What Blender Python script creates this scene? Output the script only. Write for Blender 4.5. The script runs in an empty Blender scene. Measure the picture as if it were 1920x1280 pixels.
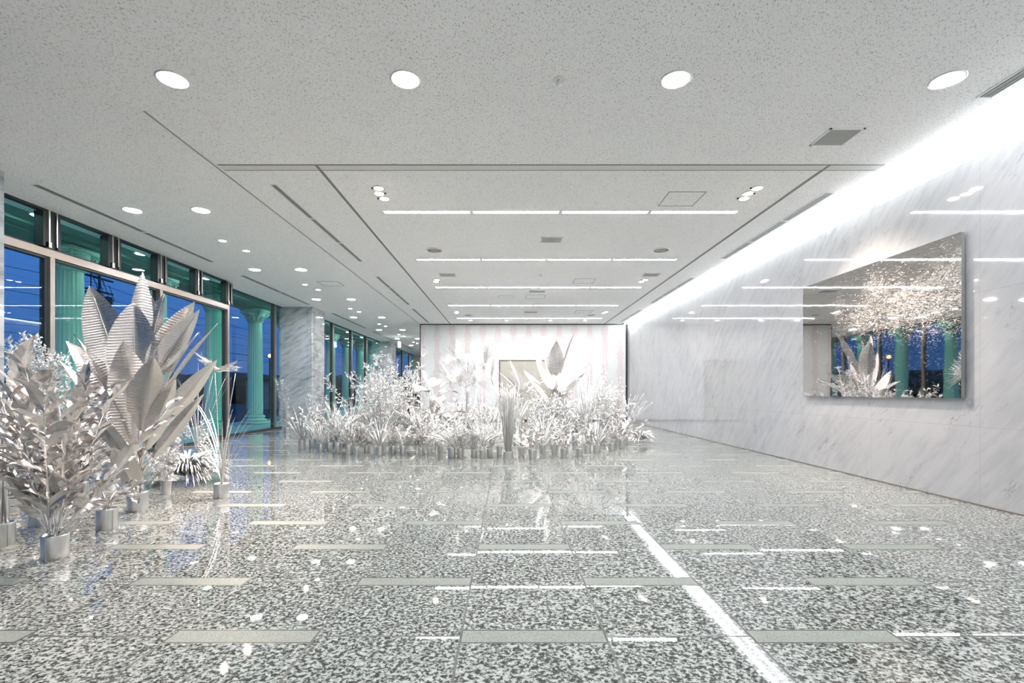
import bpy, math, random
from mathutils import Vector, Matrix, Euler, noise as mnoise

# ------------------------------------------------------------ camera, sky, exposure
SC = bpy.context.scene
COL = SC.collection
F, CX, HY, EYE = 915.0, 952.0, 735.0, 1.01      # focal length in px of a 1920 wide frame, vanishing point, eye height
cam_d = bpy.data.cameras.new('camera')
cam = bpy.data.objects.new('camera', cam_d)
COL.objects.link(cam)
cam.location = (0, 0, EYE)
cam.rotation_euler = (math.pi / 2, 0, 0)
cam_d.sensor_width = 36
cam_d.lens = F / 1920 * 36
cam_d.shift_x = (960 - CX) / 1920
cam_d.shift_y = (HY - 640) / 1920
cam_d.clip_end = 300
SC.camera = cam
SC.view_settings.view_transform = 'Standard'
SC.view_settings.look = 'None'
SC.view_settings.gamma = 1
SC.view_settings.exposure = 3.36
SC.view_settings.use_curve_mapping = False
SC.cycles.use_denoising = True
SC.cycles.max_bounces = 9
SC.cycles.diffuse_bounces = 4
SC.cycles.glossy_bounces = 5
SC.cycles.transmission_bounces = 4
SC.cycles.transparent_max_bounces = 16
SC.cycles.sample_clamp_indirect = 6
SC.cycles.blur_glossy = 0.3

COVE_E, LINE_E, DOWN_E, WARM_E = 3.2, 9.0, 25.0, 18.0
SPOT_W = 16.0


def sock(n, name):
    return n.inputs[name]


def world():
    w = bpy.data.worlds.new('dusk_sky')
    SC.world = w
    w.use_nodes = True
    nt = w.node_tree
    nt.nodes.clear()
    out = nt.nodes.new('ShaderNodeOutputWorld')
    bg = nt.nodes.new('ShaderNodeBackground')
    tc = nt.nodes.new('ShaderNodeTexCoord')
    sep = nt.nodes.new('ShaderNodeSeparateXYZ')
    nt.links.new(tc.outputs['Generated'], sep.inputs[0])
    r = nt.nodes.new('ShaderNodeValToRGB')
    e = r.color_ramp.elements
    e[0].position = 0.0
    e[0].color = (0.055, 0.13, 0.40, 1)
    e[1].position = 0.55
    e[1].color = (0.062, 0.23, 0.74, 1)
    m = e.new(0.2)
    m.color = (0.058, 0.18, 0.58, 1)
    # clouds of slightly different blue
    n = nt.nodes.new('ShaderNodeTexNoise')
    n.inputs['Scale'].default_value = 3.0
    n.inputs['Detail'].default_value = 4
    nt.links.new(tc.outputs['Generated'], n.inputs['Vector'])
    mx = nt.nodes.new('ShaderNodeMix')
    mx.data_type = 'RGBA'
    mx.blend_type = 'MULTIPLY'
    mx.inputs['Factor'].default_value = 0.25
    nt.links.new(sep.outputs['Z'], r.inputs['Fac'])
    nt.links.new(r.outputs['Color'], mx.inputs[6])
    nt.links.new(n.outputs['Color'], mx.inputs[7])
    nt.links.new(mx.outputs[2], bg.inputs['Color'])
    bg.inputs['Strength'].default_value = 0.112
    nt.links.new(bg.outputs[0], out.inputs[0])


world()

# ------------------------------------------------------------ materials
MATS = {}


class NT:
    """small helper for building node materials"""
    def __init__(s, name):
        s.m = bpy.data.materials.new(name)
        s.m.use_nodes = True
        s.t = s.m.node_tree
        s.t.nodes.clear()
        s.out = s.t.nodes.new('ShaderNodeOutputMaterial')
        MATS[name] = s.m

    def n(s, kind, **kw):
        x = s.t.nodes.new('ShaderNode' + kind)
        for k, v in kw.items():
            setattr(x, k, v)
        return x

    def l(s, a, b):
        s.t.links.new(a, b)

    def val(s, x, inp):
        if isinstance(x, (int, float)):
            inp.default_value = x
        else:
            s.l(x, inp)

    def math(s, op, a, b=0.0, c=None):
        x = s.n('Math', operation=op)
        s.val(a, x.inputs[0])
        s.val(b, x.inputs[1])
        if c is not None:
            s.val(c, x.inputs[2])
        return x.outputs[0]

    def pos(s):
        g = s.n('NewGeometry')
        return g.outputs['Position']

    def xyz(s, v):
        x = s.n('SeparateXYZ')
        s.l(v, x.inputs[0])
        return x.outputs

    def vec(s, a, b, c):
        x = s.n('CombineXYZ')
        for i, v in enumerate((a, b, c)):
            s.val(v, x.inputs[i])
        return x.outputs[0]

    def map(s, v, loc=(0, 0, 0), rot=(0, 0, 0), sc=(1, 1, 1)):
        x = s.n('Mapping')
        s.l(v, x.inputs[0])
        x.inputs['Location'].default_value = loc
        x.inputs['Rotation'].default_value = rot
        x.inputs['Scale'].default_value = sc
        return x.outputs[0]

    def map2(s, v, rot, sc):
        return s.map(s.map(v, rot=rot), sc=sc)

    def noise(s, v, scale, detail=2.0, rough=0.5, dist=0.0):
        x = s.n('TexNoise')
        s.l(v, x.inputs['Vector'])
        x.inputs['Scale'].default_value = scale
        x.inputs['Detail'].default_value = detail
        x.inputs['Roughness'].default_value = rough
        x.inputs['Distortion'].default_value = dist
        return x.outputs['Fac']

    def ramp(s, f, stops, interp='LINEAR'):
        x = s.n('ValToRGB')
        x.color_ramp.interpolation = interp
        e = x.color_ramp.elements
        while len(e) < len(stops):
            e.new(0.5)
        for i, (p, c) in enumerate(stops):
            e[i].position = p
            e[i].color = (c, c, c, 1) if isinstance(c, (int, float)) else (c[0], c[1], c[2], 1)
        s.val(f, x.inputs[0])
        return x.outputs['Color']

    def mix(s, f, a, b, mode='MIX'):
        x = s.n('Mix', data_type='RGBA', blend_type=mode)
        s.val(f, x.inputs[0])
        for v, i in ((a, 6), (b, 7)):
            if isinstance(v, tuple):
                x.inputs[i].default_value = (v[0], v[1], v[2], 1)
            else:
                s.l(v, x.inputs[i])
        return x.outputs[2]

    def bsdf(s, color, rough=0.5, metal=0.0, spec=0.5, normal=None):
        b = s.n('BsdfPrincipled')
        if isinstance(color, tuple):
            b.inputs['Base Color'].default_value = (color[0], color[1], color[2], 1)
        else:
            s.l(color, b.inputs['Base Color'])
        s.val(rough, b.inputs['Roughness'])
        s.val(metal, b.inputs['Metallic'])
        b.inputs['Specular IOR Level'].default_value = spec
        if normal is not None:
            s.l(normal, b.inputs['Normal'])
        s.l(b.outputs[0], s.out.inputs[0])
        return b

    def bump(s, h, strength=0.3, dist=0.01):
        x = s.n('Bump')
        x.inputs['Strength'].default_value = strength
        x.inputs['Distance'].default_value = dist
        s.l(h, x.inputs['Height'])
        return x.outputs[0]


def plain(name, color, rough=0.5, metal=0.0, spec=0.5, bump=None):
    t = NT(name)
    nm = None
    tc = t.n('TexCoord')
    nz = t.noise(tc.outputs['Object'], bump[0] if bump else 9.0, 2)
    if bump:
        nm = t.bump(nz, bump[1], 0.01)
    c = t.mix(t.math('MULTIPLY', nz, 0.12), color, (color[0] * .75, color[1] * .75, color[2] * .75))
    t.bsdf(c, rough, metal, spec, nm)
    return t.m


def emit(name, color, strength):
    t = NT(name)
    e = t.n('Emission')
    e.inputs[0].default_value = (color[0], color[1], color[2], 1)
    e.inputs[1].default_value = strength
    t.l(e.outputs[0], t.out.inputs[0])
    return t.m


def mat_floor():
    t = NT('granite_floor')
    p = t.pos()
    x, y, z = t.xyz(p)
    W, X0, D, Y0 = 0.6, 0.406, 0.586, 2.02
    u = t.math('DIVIDE', t.math('SUBTRACT', x, X0), W)
    col = t.math('FLOOR', u)
    fu = t.math('FRACT', u)
    v = t.math('DIVIDE', t.math('SUBTRACT', y, Y0), D)
    row = t.math('FLOOR', v)
    # distance to the grout lines in metres
    du = t.math('MULTIPLY', t.math('MINIMUM', fu, t.math('SUBTRACT', 1.0, fu)), W)
    # paired rows, shifted by one row in every other column; a thin band between the pairs
    par = t.math('MODULO', t.math('ADD', col, 201.0), 2.0)
    v2 = t.math('DIVIDE', t.math('ADD', v, par), 2.0)
    fr = t.math('FRACT', t.math('ADD', v2, 100.5))
    dc = t.math('ABSOLUTE', t.math('SUBTRACT', fr, 0.5))       # 0 on the band centre, 0.5 on the single joint
    dband = t.math('MULTIPLY', dc, 2 * D)
    HB = 0.052
    isband = t.math('LESS_THAN', dband, HB)
    dedge = t.math('ABSOLUTE', t.math('SUBTRACT', dband, HB))
    dv = t.math('MINIMUM', dedge, t.math('SUBTRACT', D, dband))
    g = t.math('MINIMUM', du, dv)
    grout = t.ramp(t.math('DIVIDE', g, 0.01), [(0.40, 1.0), (0.60, 0.0)])
    wn = t.n('TexWhiteNoise', noise_dimensions='3D')
    t.l(t.vec(col, t.math('FLOOR', t.math('ADD', v2, 100.5)), isband), wn.inputs['Vector'])
    off = t.n('VectorMath', operation='MULTIPLY_ADD')
    t.l(wn.outputs['Color'], off.inputs[0])
    off.inputs[1].default_value = (9, 9, 9)
    t.l(p, off.inputs[2])
    q = t.map(off.outputs[0], sc=(1, 1, 0.3))
    n1 = t.noise(q, 62, 3.0, 0.55, 0.6)
    n2 = t.noise(q, 210, 2.0, 0.5)
    s = t.math('ADD', t.math('MULTIPLY', n1, 0.8), t.math('MULTIPLY', n2, 0.2))
    c = t.ramp(s, [(0.425, (.045, .05, .046)), (0.475, (.125, .136, .128)), (0.515, (.345, .37, .35)), (0.61, (.54, .565, .54))])
    big = t.noise(q, 3.0, 2)
    c = t.mix(t.math('MULTIPLY', big, 0.25), c, (.62, .60, .55), 'MULTIPLY')
    bandc = t.ramp(n2, [(0.35, (.17, .185, .165)), (0.55, (.30, .325, .29))])
    c = t.mix(isband, c, bandc)
    c = t.mix(t.math('MULTIPLY', grout, 0.95), c, (.06, .065, .06))
    # each slab is laid a hair out of level
    gn = t.n('NewGeometry')
    ma = t.n('VectorMath', operation='MULTIPLY_ADD')
    t.l(wn.outputs['Color'], ma.inputs[0])
    ma.inputs[1].default_value = (.007, .007, 0)
    ma.inputs[2].default_value = (-.0035, -.0035, 0)
    ad = t.n('VectorMath', operation='ADD')
    t.l(gn.outputs['Normal'], ad.inputs[0])
    t.l(ma.outputs[0], ad.inputs[1])
    nv = t.n('VectorMath', operation='NORMALIZE')
    t.l(ad.outputs[0], nv.inputs[0])
    rough = t.math('ADD', 0.016, t.math('MULTIPLY', t.math('MAXIMUM', grout, isband), 0.5))
    bs = t.bsdf(c, rough, 0, 0.62, nv.outputs[0])
    t.l(t.math('SUBTRACT', 0.62, t.math('MULTIPLY', isband, 0.45)), bs.inputs['Specular IOR Level'])


def mat_ceiling(name, base, fissure):
    t = NT(name)
    p = t.pos()
    warp = t.noise(p, 7, 2)
    q = t.map2(p, (0, 0, math.radians(12)), (1.0, 0.36, 1))
    n1 = t.noise(q, 150, 1.0, 0.5, 0.8)
    n2 = t.noise(p, 320, 1.0)
    f = t.ramp(n1, [(0.60, 0.0), (0.675, 1.0)])
    f2 = t.ramp(n2, [(0.62, 0.0), (0.72, 0.5)])
    ff = t.math('MULTIPLY', t.math('MAXIMUM', f, f2), t.math('MULTIPLY', t.math('ADD', warp, 0.35), fissure))
    c = t.mix(ff, base, (.14, .15, .145))
    t.bsdf(c, 0.95, 0, 0.1, t.bump(t.math('SUBTRACT', 1.0, ff), 0.4, 0.004))


def mat_marble(name, axis, light, dark, jy=None, jz=None, vein=0.75, rot=(0, 0, 0), sc=(1, 1, 1), fine=2.3):
    """axis: world direction lying along the slab; rot and sc turn and stretch the veins"""
    t = NT(name)
    p = t.pos()
    q = t.map2(p, rot, sc)
    cl = t.noise(p, 1.0, 4, 0.55, 0.5)
    st = t.noise(q, fine, 6, 0.66, 0.35)
    c = t.ramp(t.math('ADD', t.math('MULTIPLY', cl, .4), t.math('MULTIPLY', st, .6)), [(0.34, dark), (0.55, light)])
    vn = t.noise(q, fine * .45, 6, 0.7, 0.7)
    ridge = t.math('ABSOLUTE', t.math('SUBTRACT', vn, 0.5))
    vm = t.ramp(ridge, [(0.0, 1.0), (0.011, 0.0)])
    br = t.ramp(t.noise(p, 2.7, 4, .6), [(0.53, 0.0), (0.64, 1.0)])
    c = t.mix(t.math('MULTIPLY', t.math('MULTIPLY', vm, br), vein), c, (.13, .135, .14))
    if jy or jz:
        x, y, z = t.xyz(p)
        a = y if axis == 'Y' else x
        ds = []
        if jy:
            fu = t.math('FRACT', t.math('DIVIDE', t.math('ADD', t.math('SUBTRACT', a, jy[0]), jy[1] * 50), jy[1]))
            ds.append(t.math('MULTIPLY', t.math('MINIMUM', fu, t.math('SUBTRACT', 1.0, fu)), jy[1]))
        if jz:
            fu = t.math('FRACT', t.math('DIVIDE', t.math('ADD', t.math('SUBTRACT', z, jz[0]), jz[1] * 50), jz[1]))
            ds.append(t.math('MULTIPLY', t.math('MINIMUM', fu, t.math('SUBTRACT', 1.0, fu)), jz[1]))
        d = ds[0] if len(ds) == 1 else t.math('MINIMUM', ds[0], ds[1])
        j = t.ramp(t.math('DIVIDE', d, 0.01), [(0.15, 1.0), (0.3, 0.0)])
        c = t.mix(t.math('MULTIPLY', j, .55), c, (.3, .3, .29))
    t.bsdf(c, 0.035, 0, 0.75)


def mat_foil(name, base, rough, bump_s, scale=30.0, streak=None):
    t = NT(name)
    tc = t.n('TexCoord')
    n1 = t.noise(tc.outputs['Object'], scale, 3, 0.6)
    nm = t.bump(n1, bump_s, 0.012)
    c = t.mix(t.math('MULTIPLY', n1, .25), base, (base[0] * .7, base[1] * .7, base[2] * .7))
    t.bsdf(c, rough, 1.0, 0.5, nm)


def mat_backwall():
    t = NT('pink_motif_wallpaper')
    x, y, z = t.xyz(t.pos())
    P = 0.535
    u = t.math('DIVIDE', t.math('ADD', x, 2.48 + P * 20.5), P)
    k = t.math('FLOOR', u)
    d = t.math('MULTIPLY', t.math('ABSOLUTE', t.math('SUBTRACT', t.math('FRACT', u), .5)), P)
    par = t.math('MULTIPLY', t.math('MODULO', k, 2.0), 0.35)
    wob = t.math('MULTIPLY', t.noise(t.pos(), 14, 2), 0.035)
    s = t.math('FRACT', t.math('ADD', t.math('DIVIDE', t.math('SUBTRACT', 3.55, z), 0.62), par))
    s2 = t.math('FRACT', t.math('ADD', t.math('DIVIDE', t.math('SUBTRACT', 3.42, z), 0.62), par))
    flare = t.math('MAXIMUM', t.math('POWER', s, 7.0), t.math('MULTIPLY', t.math('POWER', s2, 6.0), .6))
    half = t.math('ADD', 0.078, t.math('MULTIPLY', flare, 0.095))
    dd = t.math('SUBTRACT', t.math('ADD', half, t.math('SUBTRACT', wob, .015)), d)
    f = t.ramp(t.math('ADD', t.math('MULTIPLY', dd, 25.0), .5), [(0.35, 0.0), (0.65, 1.0)])
    fade = t.math('ADD', 0.45, t.math('MULTIPLY', t.noise(t.pos(), 1.2, 2), .7))
    c = t.mix(t.math('MULTIPLY', f, fade), (.69, .705, .70), (.645, .572, .58))
    t.bsdf(c, 0.6, 0, 0.3)


def mat_mirror():
    """polished metal panel, slightly wavy, with fine scratched foliage in its upper part"""
    t = NT('etched_mirror')
    p = t.pos()
    x, y, z = t.xyz(p)
    wav = t.noise(t.map(p, sc=(1, 1, 1.2)), 2.2, 1.5)
    nm = t.bump(wav, 0.06, 0.012)
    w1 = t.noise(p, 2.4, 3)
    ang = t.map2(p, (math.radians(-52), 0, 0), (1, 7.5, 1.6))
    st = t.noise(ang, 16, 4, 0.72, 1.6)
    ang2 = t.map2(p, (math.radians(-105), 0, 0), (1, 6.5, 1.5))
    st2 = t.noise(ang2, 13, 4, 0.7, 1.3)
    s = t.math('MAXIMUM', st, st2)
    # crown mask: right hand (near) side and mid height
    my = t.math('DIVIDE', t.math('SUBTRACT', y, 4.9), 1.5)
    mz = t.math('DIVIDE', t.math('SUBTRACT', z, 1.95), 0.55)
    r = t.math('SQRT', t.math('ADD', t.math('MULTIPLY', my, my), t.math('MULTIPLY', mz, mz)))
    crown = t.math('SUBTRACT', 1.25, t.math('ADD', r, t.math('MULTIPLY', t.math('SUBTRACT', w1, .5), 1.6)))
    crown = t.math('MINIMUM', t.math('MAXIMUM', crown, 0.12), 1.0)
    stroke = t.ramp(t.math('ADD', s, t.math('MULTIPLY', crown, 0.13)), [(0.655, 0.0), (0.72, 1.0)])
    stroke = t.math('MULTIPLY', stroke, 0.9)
    b = t.n('BsdfPrincipled')
    b.inputs['Base Color'].default_value = (.50, .485, .47, 1)
    b.inputs['Metallic'].default_value = 1
    b.inputs['Roughness'].default_value = 0.02
    t.l(nm, b.inputs['Normal'])
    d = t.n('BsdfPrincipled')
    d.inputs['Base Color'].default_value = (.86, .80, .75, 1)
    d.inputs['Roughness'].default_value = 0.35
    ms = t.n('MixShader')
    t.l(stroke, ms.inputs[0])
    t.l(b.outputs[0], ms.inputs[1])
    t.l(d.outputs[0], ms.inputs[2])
    t.l(ms.outputs[0], t.out.inputs[0])


def mat_glass():
    t = NT('tinted_window_glass')
    tr = t.n('BsdfTransparent')
    tr.inputs[0].default_value = (.80, .955, .94, 1)
    gl = t.n('BsdfGlossy')
    gl.inputs['Roughness'].default_value = 0.0
    gl.inputs[0].default_value = (.95, 1, 1, 1)
    lw = t.n('Fresnel')
    lw.inputs[0].default_value = 1.45
    g = t.n('NewGeometry')
    fac = t.math('MULTIPLY', t.math('MULTIPLY', lw.outputs[0], .62), t.math('SUBTRACT', 1.0, g.outputs['Backfacing']))
    ms = t.n('MixShader')
    t.l(fac, ms.inputs[0])
    t.l(tr.outputs[0], ms.inputs[1])
    t.l(gl.outputs[0], ms.inputs[2])
    t.l(ms.outputs[0], t.out.inputs[0])


mat_floor()
mat_ceiling('acoustic_ceiling', (.93, .925, .925), .68)
mat_marble('marble_wall', 'Y', (.44, .448, .457), (.355, .366, .378), (4.34, 1.3), (0.70, 1.2), .8, (math.radians(-42), 0, 0), (1, 4.5, .9), 2.4)
mat_marble('marble_pillar', 'X', (.50, .52, .535), (.17, .19, .21), None, None, 1.0, (0, math.radians(30), math.radians(25)), (.9, 1, 4.6), 2.6)
mat_backwall()
mat_mirror()
mat_glass()
mat_foil('foil', (.82, .815, .81), 0.20, 0.6, 30)
mat_foil('foil_bright', (.90, .895, .89), 0.22, 0.8, 45)
mat_foil('foil_can', (.72, .715, .70), 0.30, 0.3, 14)
mat_foil('foil_satin', (.74, .715, .69), 0.27, 0.22, 22)
plain('white_paint', (.80, .80, .79), .6)
plain('ceiling_strip_paint', (.70, .69, .66), .6)
plain('cream_wall', (.62, .58, .52), .7)
plain('dark_gap', (.018, .018, .02), .6)
plain('slot_grey', (.20, .20, .20), .5)
plain('diffuser_grey', (.36, .37, .36), .45, .2)
plain('vent_grey', (.42, .44, .42), .5, .2)
plain('vent_dark', (.06, .065, .065), .7)
plain('speaker_mesh', (.42, .40, .34), .7, 0, .3, (160, .4))
plain('bronze_aluminium', (.37, .33, .30), .32, .75)
plain('dark_frame', (.05, .055, .055), .4, .4)
plain('steel_rod', (.55, .55, .53), .25, 1)
plain('door_beige', (.44, .42, .35), .5)
plain('door_edge', (.16, .15, .13), .5)
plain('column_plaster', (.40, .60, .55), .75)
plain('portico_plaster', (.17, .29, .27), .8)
plain('terrace_stone', (.30, .40, .40), .5)
plain('asphalt', (.02, .02, .022), .8)
plain('night_foliage', (.012, .018, .016), .9)
plain('pole_concrete', (.06, .06, .07), .8)
plain('cable_black', (.012, .012, .016), .6)
plain('far_house', (.45, .36, .28), .8)
plain('black_fabric', (.012, .012, .014), .7)
plain('chrome_ring', (.82, .82, .81), .3, .6)
emit('cove_tube', (.96, .985, 1.0), COVE_E)
emit('linear_glow', (.965, .955, 1.0), LINE_E)
emit('downlight_glow', (.98, .965, 1.0), DOWN_E)
emit('warm_glow', (1.0, .86, .70), WARM_E)
emit('portico_glow', (.72, 1.0, .93), 10.5)
emit('street_glow', (1.0, .36, .05), 3)
emit('sign_glow', (.92, 1.0, .95), .8)


# ------------------------------------------------------------ mesh helpers
class MB:
    def __init__(s):
        s.v, s.f = [], []

    def add(s, vs, fs):
        o = len(s.v)
        s.v += [tuple(a) for a in vs]
        s.f += [tuple(i + o for i in f) for f in fs]
        return s

    def box(s, x0, x1, y0, y1, z0, z1):
        return s.add([(x0, y0, z0), (x1, y0, z0), (x1, y1, z0), (x0, y1, z0), (x0, y0, z1), (x1, y0, z1), (x1, y1, z1), (x0, y1, z1)],
                     [(0, 3, 2, 1), (4, 5, 6, 7), (0, 1, 5, 4), (1, 2, 6, 5), (2, 3, 7, 6), (3, 0, 4, 7)])

    def lathe(s, prof, n=20, c=(0, 0, 0), fn=None, cap=True):
        vs, fs = [], []
        for r, z in prof:
            for i in range(n):
                a = 2 * math.pi * i / n
                k = fn(a, z) if fn else 1.0
                vs.append((c[0] + r * k * math.cos(a), c[1] + r * k * math.sin(a), c[2] + z))
        for j in range(len(prof) - 1):
            for i in range(n):
                i2 = (i + 1) % n
                fs.append((j * n + i, j * n + i2, (j + 1) * n + i2, (j + 1) * n + i))
        if cap:
            fs.append(tuple(reversed(range(n))))
            fs.append(tuple((len(prof) - 1) * n + i for i in range(n)))
        return s.add(vs, fs)

    def prism(s, pts, z0, z1):
        n = len(pts)
        vs = [(x, y, z0) for x, y in pts] + [(x, y, z1) for x, y in pts]
        fs = [(i, (i + 1) % n, n + (i + 1) % n, n + i) for i in range(n)]
        fs += [tuple(reversed(range(n))), tuple(range(n, 2 * n))]
        return s.add(vs, fs)

    def tube(s, pts, rads, n=5):
        pts = [Vector(p) for p in pts]
        vs, fs = [], []
        u = None
        for i, p in enumerate(pts):
            d = (pts[min(i + 1, len(pts) - 1)] - pts[max(i - 1, 0)])
            if d.length < 1e-7:
                d = Vector((0, 0, 1))
            d.normalize()
            if u is None:
                u = d.orthogonal().normalized()
            else:
                u = (u - d * u.dot(d))
                u = u.normalized() if u.length > 1e-6 else d.orthogonal().normalized()
            w = d.cross(u)
            r = rads[i] if isinstance(rads, (list, tuple)) else rads
            for k in range(n):
                a = 2 * math.pi * k / n
                vs.append(p + (u * math.cos(a) + w * math.sin(a)) * r)
        for i in range(len(pts) - 1):
            for k in range(n):
                k2 = (k + 1) % n
                fs.append((i * n + k, i * n + k2, (i + 1) * n + k2, (i + 1) * n + k))
        fs.append(tuple(reversed(range(n))))
        fs.append(tuple((len(pts) - 1) * n + k for k in range(n)))
        return s.add(vs, fs)

    def mesh(s, name, m, smooth=False):
        me = bpy.data.meshes.new(name)
        me.from_pydata(s.v, [], s.f)
        me.materials.append(MATS[m])
        if smooth:
            me.polygons.foreach_set('use_smooth', [True] * len(me.polygons))
        me.update()
        return me

    def build(s, name, m, parent=None, smooth=False):
        o = bpy.data.objects.new(name, s.mesh(name, m, smooth))
        COL.objects.link(o)
        if parent is not None:
            o.parent = parent
        return o


def tag(o, label=None, cat=None, group=None, kind=None):
    if label:
        o['label'] = label
    if cat:
        o['category'] = cat
    if group:
        o['group'] = group
    if kind:
        o['kind'] = kind
    return o


def empty(name, loc, rz=0.0):
    o = bpy.data.objects.new(name, None)
    COL.objects.link(o)
    o.location = loc
    o.rotation_euler = (0, 0, rz)
    o.empty_display_size = .1
    return o


def copy_tree(o, parent=None):
    c = o.copy()
    COL.objects.link(c)
    c.parent = parent
    for ch in list(o.children):
        copy_tree(ch, c)
    return c


def struct(o, label=None, cat=None):
    return tag(o, label, cat, None, 'structure')


ORD = ['first', 'second', 'third', 'fourth', 'fifth', 'sixth', 'seventh', 'eighth', 'ninth', 'tenth', 'eleventh', 'twelfth', 'thirteenth', 'fourteenth',
       'fifteenth', 'sixteenth', 'seventeenth', 'eighteenth', 'nineteenth', 'twentieth', 'twenty-first', 'twenty-second', 'twenty-third', 'twenty-fourth',
       'twenty-fifth', 'twenty-sixth', 'twenty-seventh', 'twenty-eighth', 'twenty-ninth', 'thirtieth']

# ------------------------------------------------------------ room shell
CEIL = 3.40
XL, XR = -6.05, 4.20
YB, YBACK, YEND, YN = 17.1, 17.1, 31.5, -5.0
XBLK = -3.05
SLOT = 3.97


def wall(name, b, m, label, cat):
    return struct(MB().box(*b).build(name, m), label, cat)


fl = MB().box(XL - .1, XR + .2, YN, YEND, -.12, 0)
fl.box(-6.46, XL - .1, 10.45, 13.7, -.12, 0)
struct(fl.build('floor', 'granite_floor'), 'polished speckled grey granite floor with staggered bands', 'floor')
wall('ceiling', (XL - .3, SLOT, YN, YEND, CEIL, CEIL + .1), 'acoustic_ceiling', 'off-white speckled acoustic ceiling', 'ceiling')
cv = MB()
cv.box(SLOT - .03, SLOT, YN, YB, CEIL + .1, CEIL + .42)
cv.box(SLOT, XR + .02, YN, YB, CEIL + .40, CEIL + .44)
struct(cv.build('trim_1', 'white_paint'), 'white recessed light cove along the marble wall', 'cove')
wall('wall_right', (XR, XR + .2, YN, YB, 0, CEIL + .4), 'marble_wall', 'polished white marble wall with grey diagonal veins', 'wall')
wall('wall_back', (XBLK, XR - .07, YB, YB + .2, .0, CEIL - .035), 'pink_motif_wallpaper', 'white back wall with pale pink stacked motifs', 'wall')
wall('wall_front', (XL - .2, XR + .2, YN - .2, YN, 0, CEIL + .4), 'white_paint', 'white wall behind the viewer', 'wall')
wall('wall_corridor', (XBLK, XBLK + .15, YB + .2, YEND, 0, CEIL), 'cream_wall', 'cream side wall of the corridor beyond the back wall', 'wall')
wall('wall_end', (XL - .2, XBLK + .15, YEND, YEND + .2, 0, CEIL), 'cream_wall', 'cream wall closing the far end of the corridor', 'wall')
g = MB()
g.box(XBLK, XR, YB - .004, YB + .02, CEIL - .035, CEIL)
g.box(XBLK - .03, XBLK, YB - .004, YB + .2, 0, CEIL)
g.box(XR - .07, XR, YB + .01, YB + .05, 0, CEIL)
struct(g.build('trim_2', 'dark_gap'), 'black shadow gap around the back wall', 'trim')
struct(MB().box(XBLK, XR - .07, YB - .015, YB, 0, .05).build('baseboard_back', 'dark_gap'), 'thin black baseboard under the back wall', 'baseboard')
struct(MB().box(XR - .006, XR, YN, YB, 0, .012).build('baseboard_right', 'door_edge'), 'thin brown joint at the foot of the marble wall', 'baseboard')
# ceiling joints and the smooth cross strip
strip = MB().box(-3.05, SLOT, 5.135, 5.245, CEIL - .004, CEIL)
struct(strip.build('trim_3', 'ceiling_strip_paint'), 'smooth cream strip across the ceiling', 'trim')
e = MB().box(-3.05, SLOT, 5.125, 5.135, CEIL - .006, CEIL)
e.box(-3.05, SLOT, 5.245, 5.255, CEIL - .006, CEIL)
struct(e.build('trim_4', 'slot_grey'), 'two thin grey joints beside the ceiling strip', 'trim')
j = 4
for x, y0, y1, w, m, lab in ((-3.09, 4.15, YB, .022, 'diffuser_grey', 'long thin joint in the left of the ceiling'),
                             (-2.015, 5.14, YB, .034, 'slot_grey', 'dark track slot left of the linear lights'),
                             (3.385, 5.14, YB, .034, 'slot_grey', 'dark track slot right of the linear lights')):
    j += 1
    struct(MB().box(x - w / 2, x + w / 2, y0, y1, CEIL - .005, CEIL).build('trim_%d' % j, m), lab, 'trim')
    j += 1
    struct(MB().box(x + w / 2, x + w / 2 + .012, y0, y1, CEIL - .003, CEIL).build('trim_%d' % j, 'white_paint'), 'white edge beside the ' + lab, 'trim')


# double door in the back wall
def back_door():
    d = empty('door_1', (.6, YB, 0))
    struct(d, 'beige panelled double door in the white back wall', 'door')
    w, h = .86, 2.09
    fr = MB()
    fr.box(-w - .05, -w, -.02, 0, 0, h + .05).box(w, w + .05, -.02, 0, 0, h + .05).box(-w, w, -.02, 0, h, h + .05)
    fr.build('door_frame', 'door_edge', d)
    for s in (-1, 1):
        m = MB()
        a, b = (-w, -.004) if s < 0 else (.004, w)
        m.box(a, b, -.012, 0, .01, h)
        for z0, z1 in ((.18, .95), (1.1, 1.92)):
            for (x0, x1, c0, c1) in ((a + .12, b - .12, z0, z0 + .025), (a + .12, b - .12, z1 - .025, z1), (a + .12, a + .145, z0, z1), (b - .145, b - .12, z0, z1)):
                m.box(x0, x1, -.022, -.012, c0, c1)
        lf = m.build('door_leaf', 'door_beige', d)
        MB().tube([(-s * .0 + s * .06, -.05, .98), (s * .06, -.05, 1.1)], .011, 8).build('door_handle', 'steel_rod', lf)


back_door()


# marble pillars: notched corners
def pillar(n, y0, label):
    x0, x1, y1 = XL - .35, -5.47, y0 + .9
    k = .012
    e = .13
    pts = [(x0, y0), (x1 - e - k, y0), (x1 - e - k, y0 + k), (x1 - e, y0 + k), (x1 - e, y0), (x1 - .02, y0), (x1, y0 + .02), (x1, y0 + e), (x1 - k, y0 + e), (x1 - k, y0 + e + k),
           (x1, y0 + e + k), (x1, y1 - e), (x1 - k, y1 - e), (x1 - k, y1 - e + k), (x1, y1 - e + k), (x1, y1 - .02), (x1 - .02, y1), (x0, y1)]
    struct(MB().prism(pts, 0, CEIL).build('pillar_%d' % n, 'marble_pillar'), label, 'pillar')


pillar(1, 4.42, 'grey veined marble pillar at the left edge of the picture')
pillar(2, 13.67, 'grey veined marble pillar between the two glazed bays')
pillar(3, 22.97, 'far marble pillar beyond the second glazed bay')
pillar(4, -4.88, 'marble pillar behind the viewer')


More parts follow.
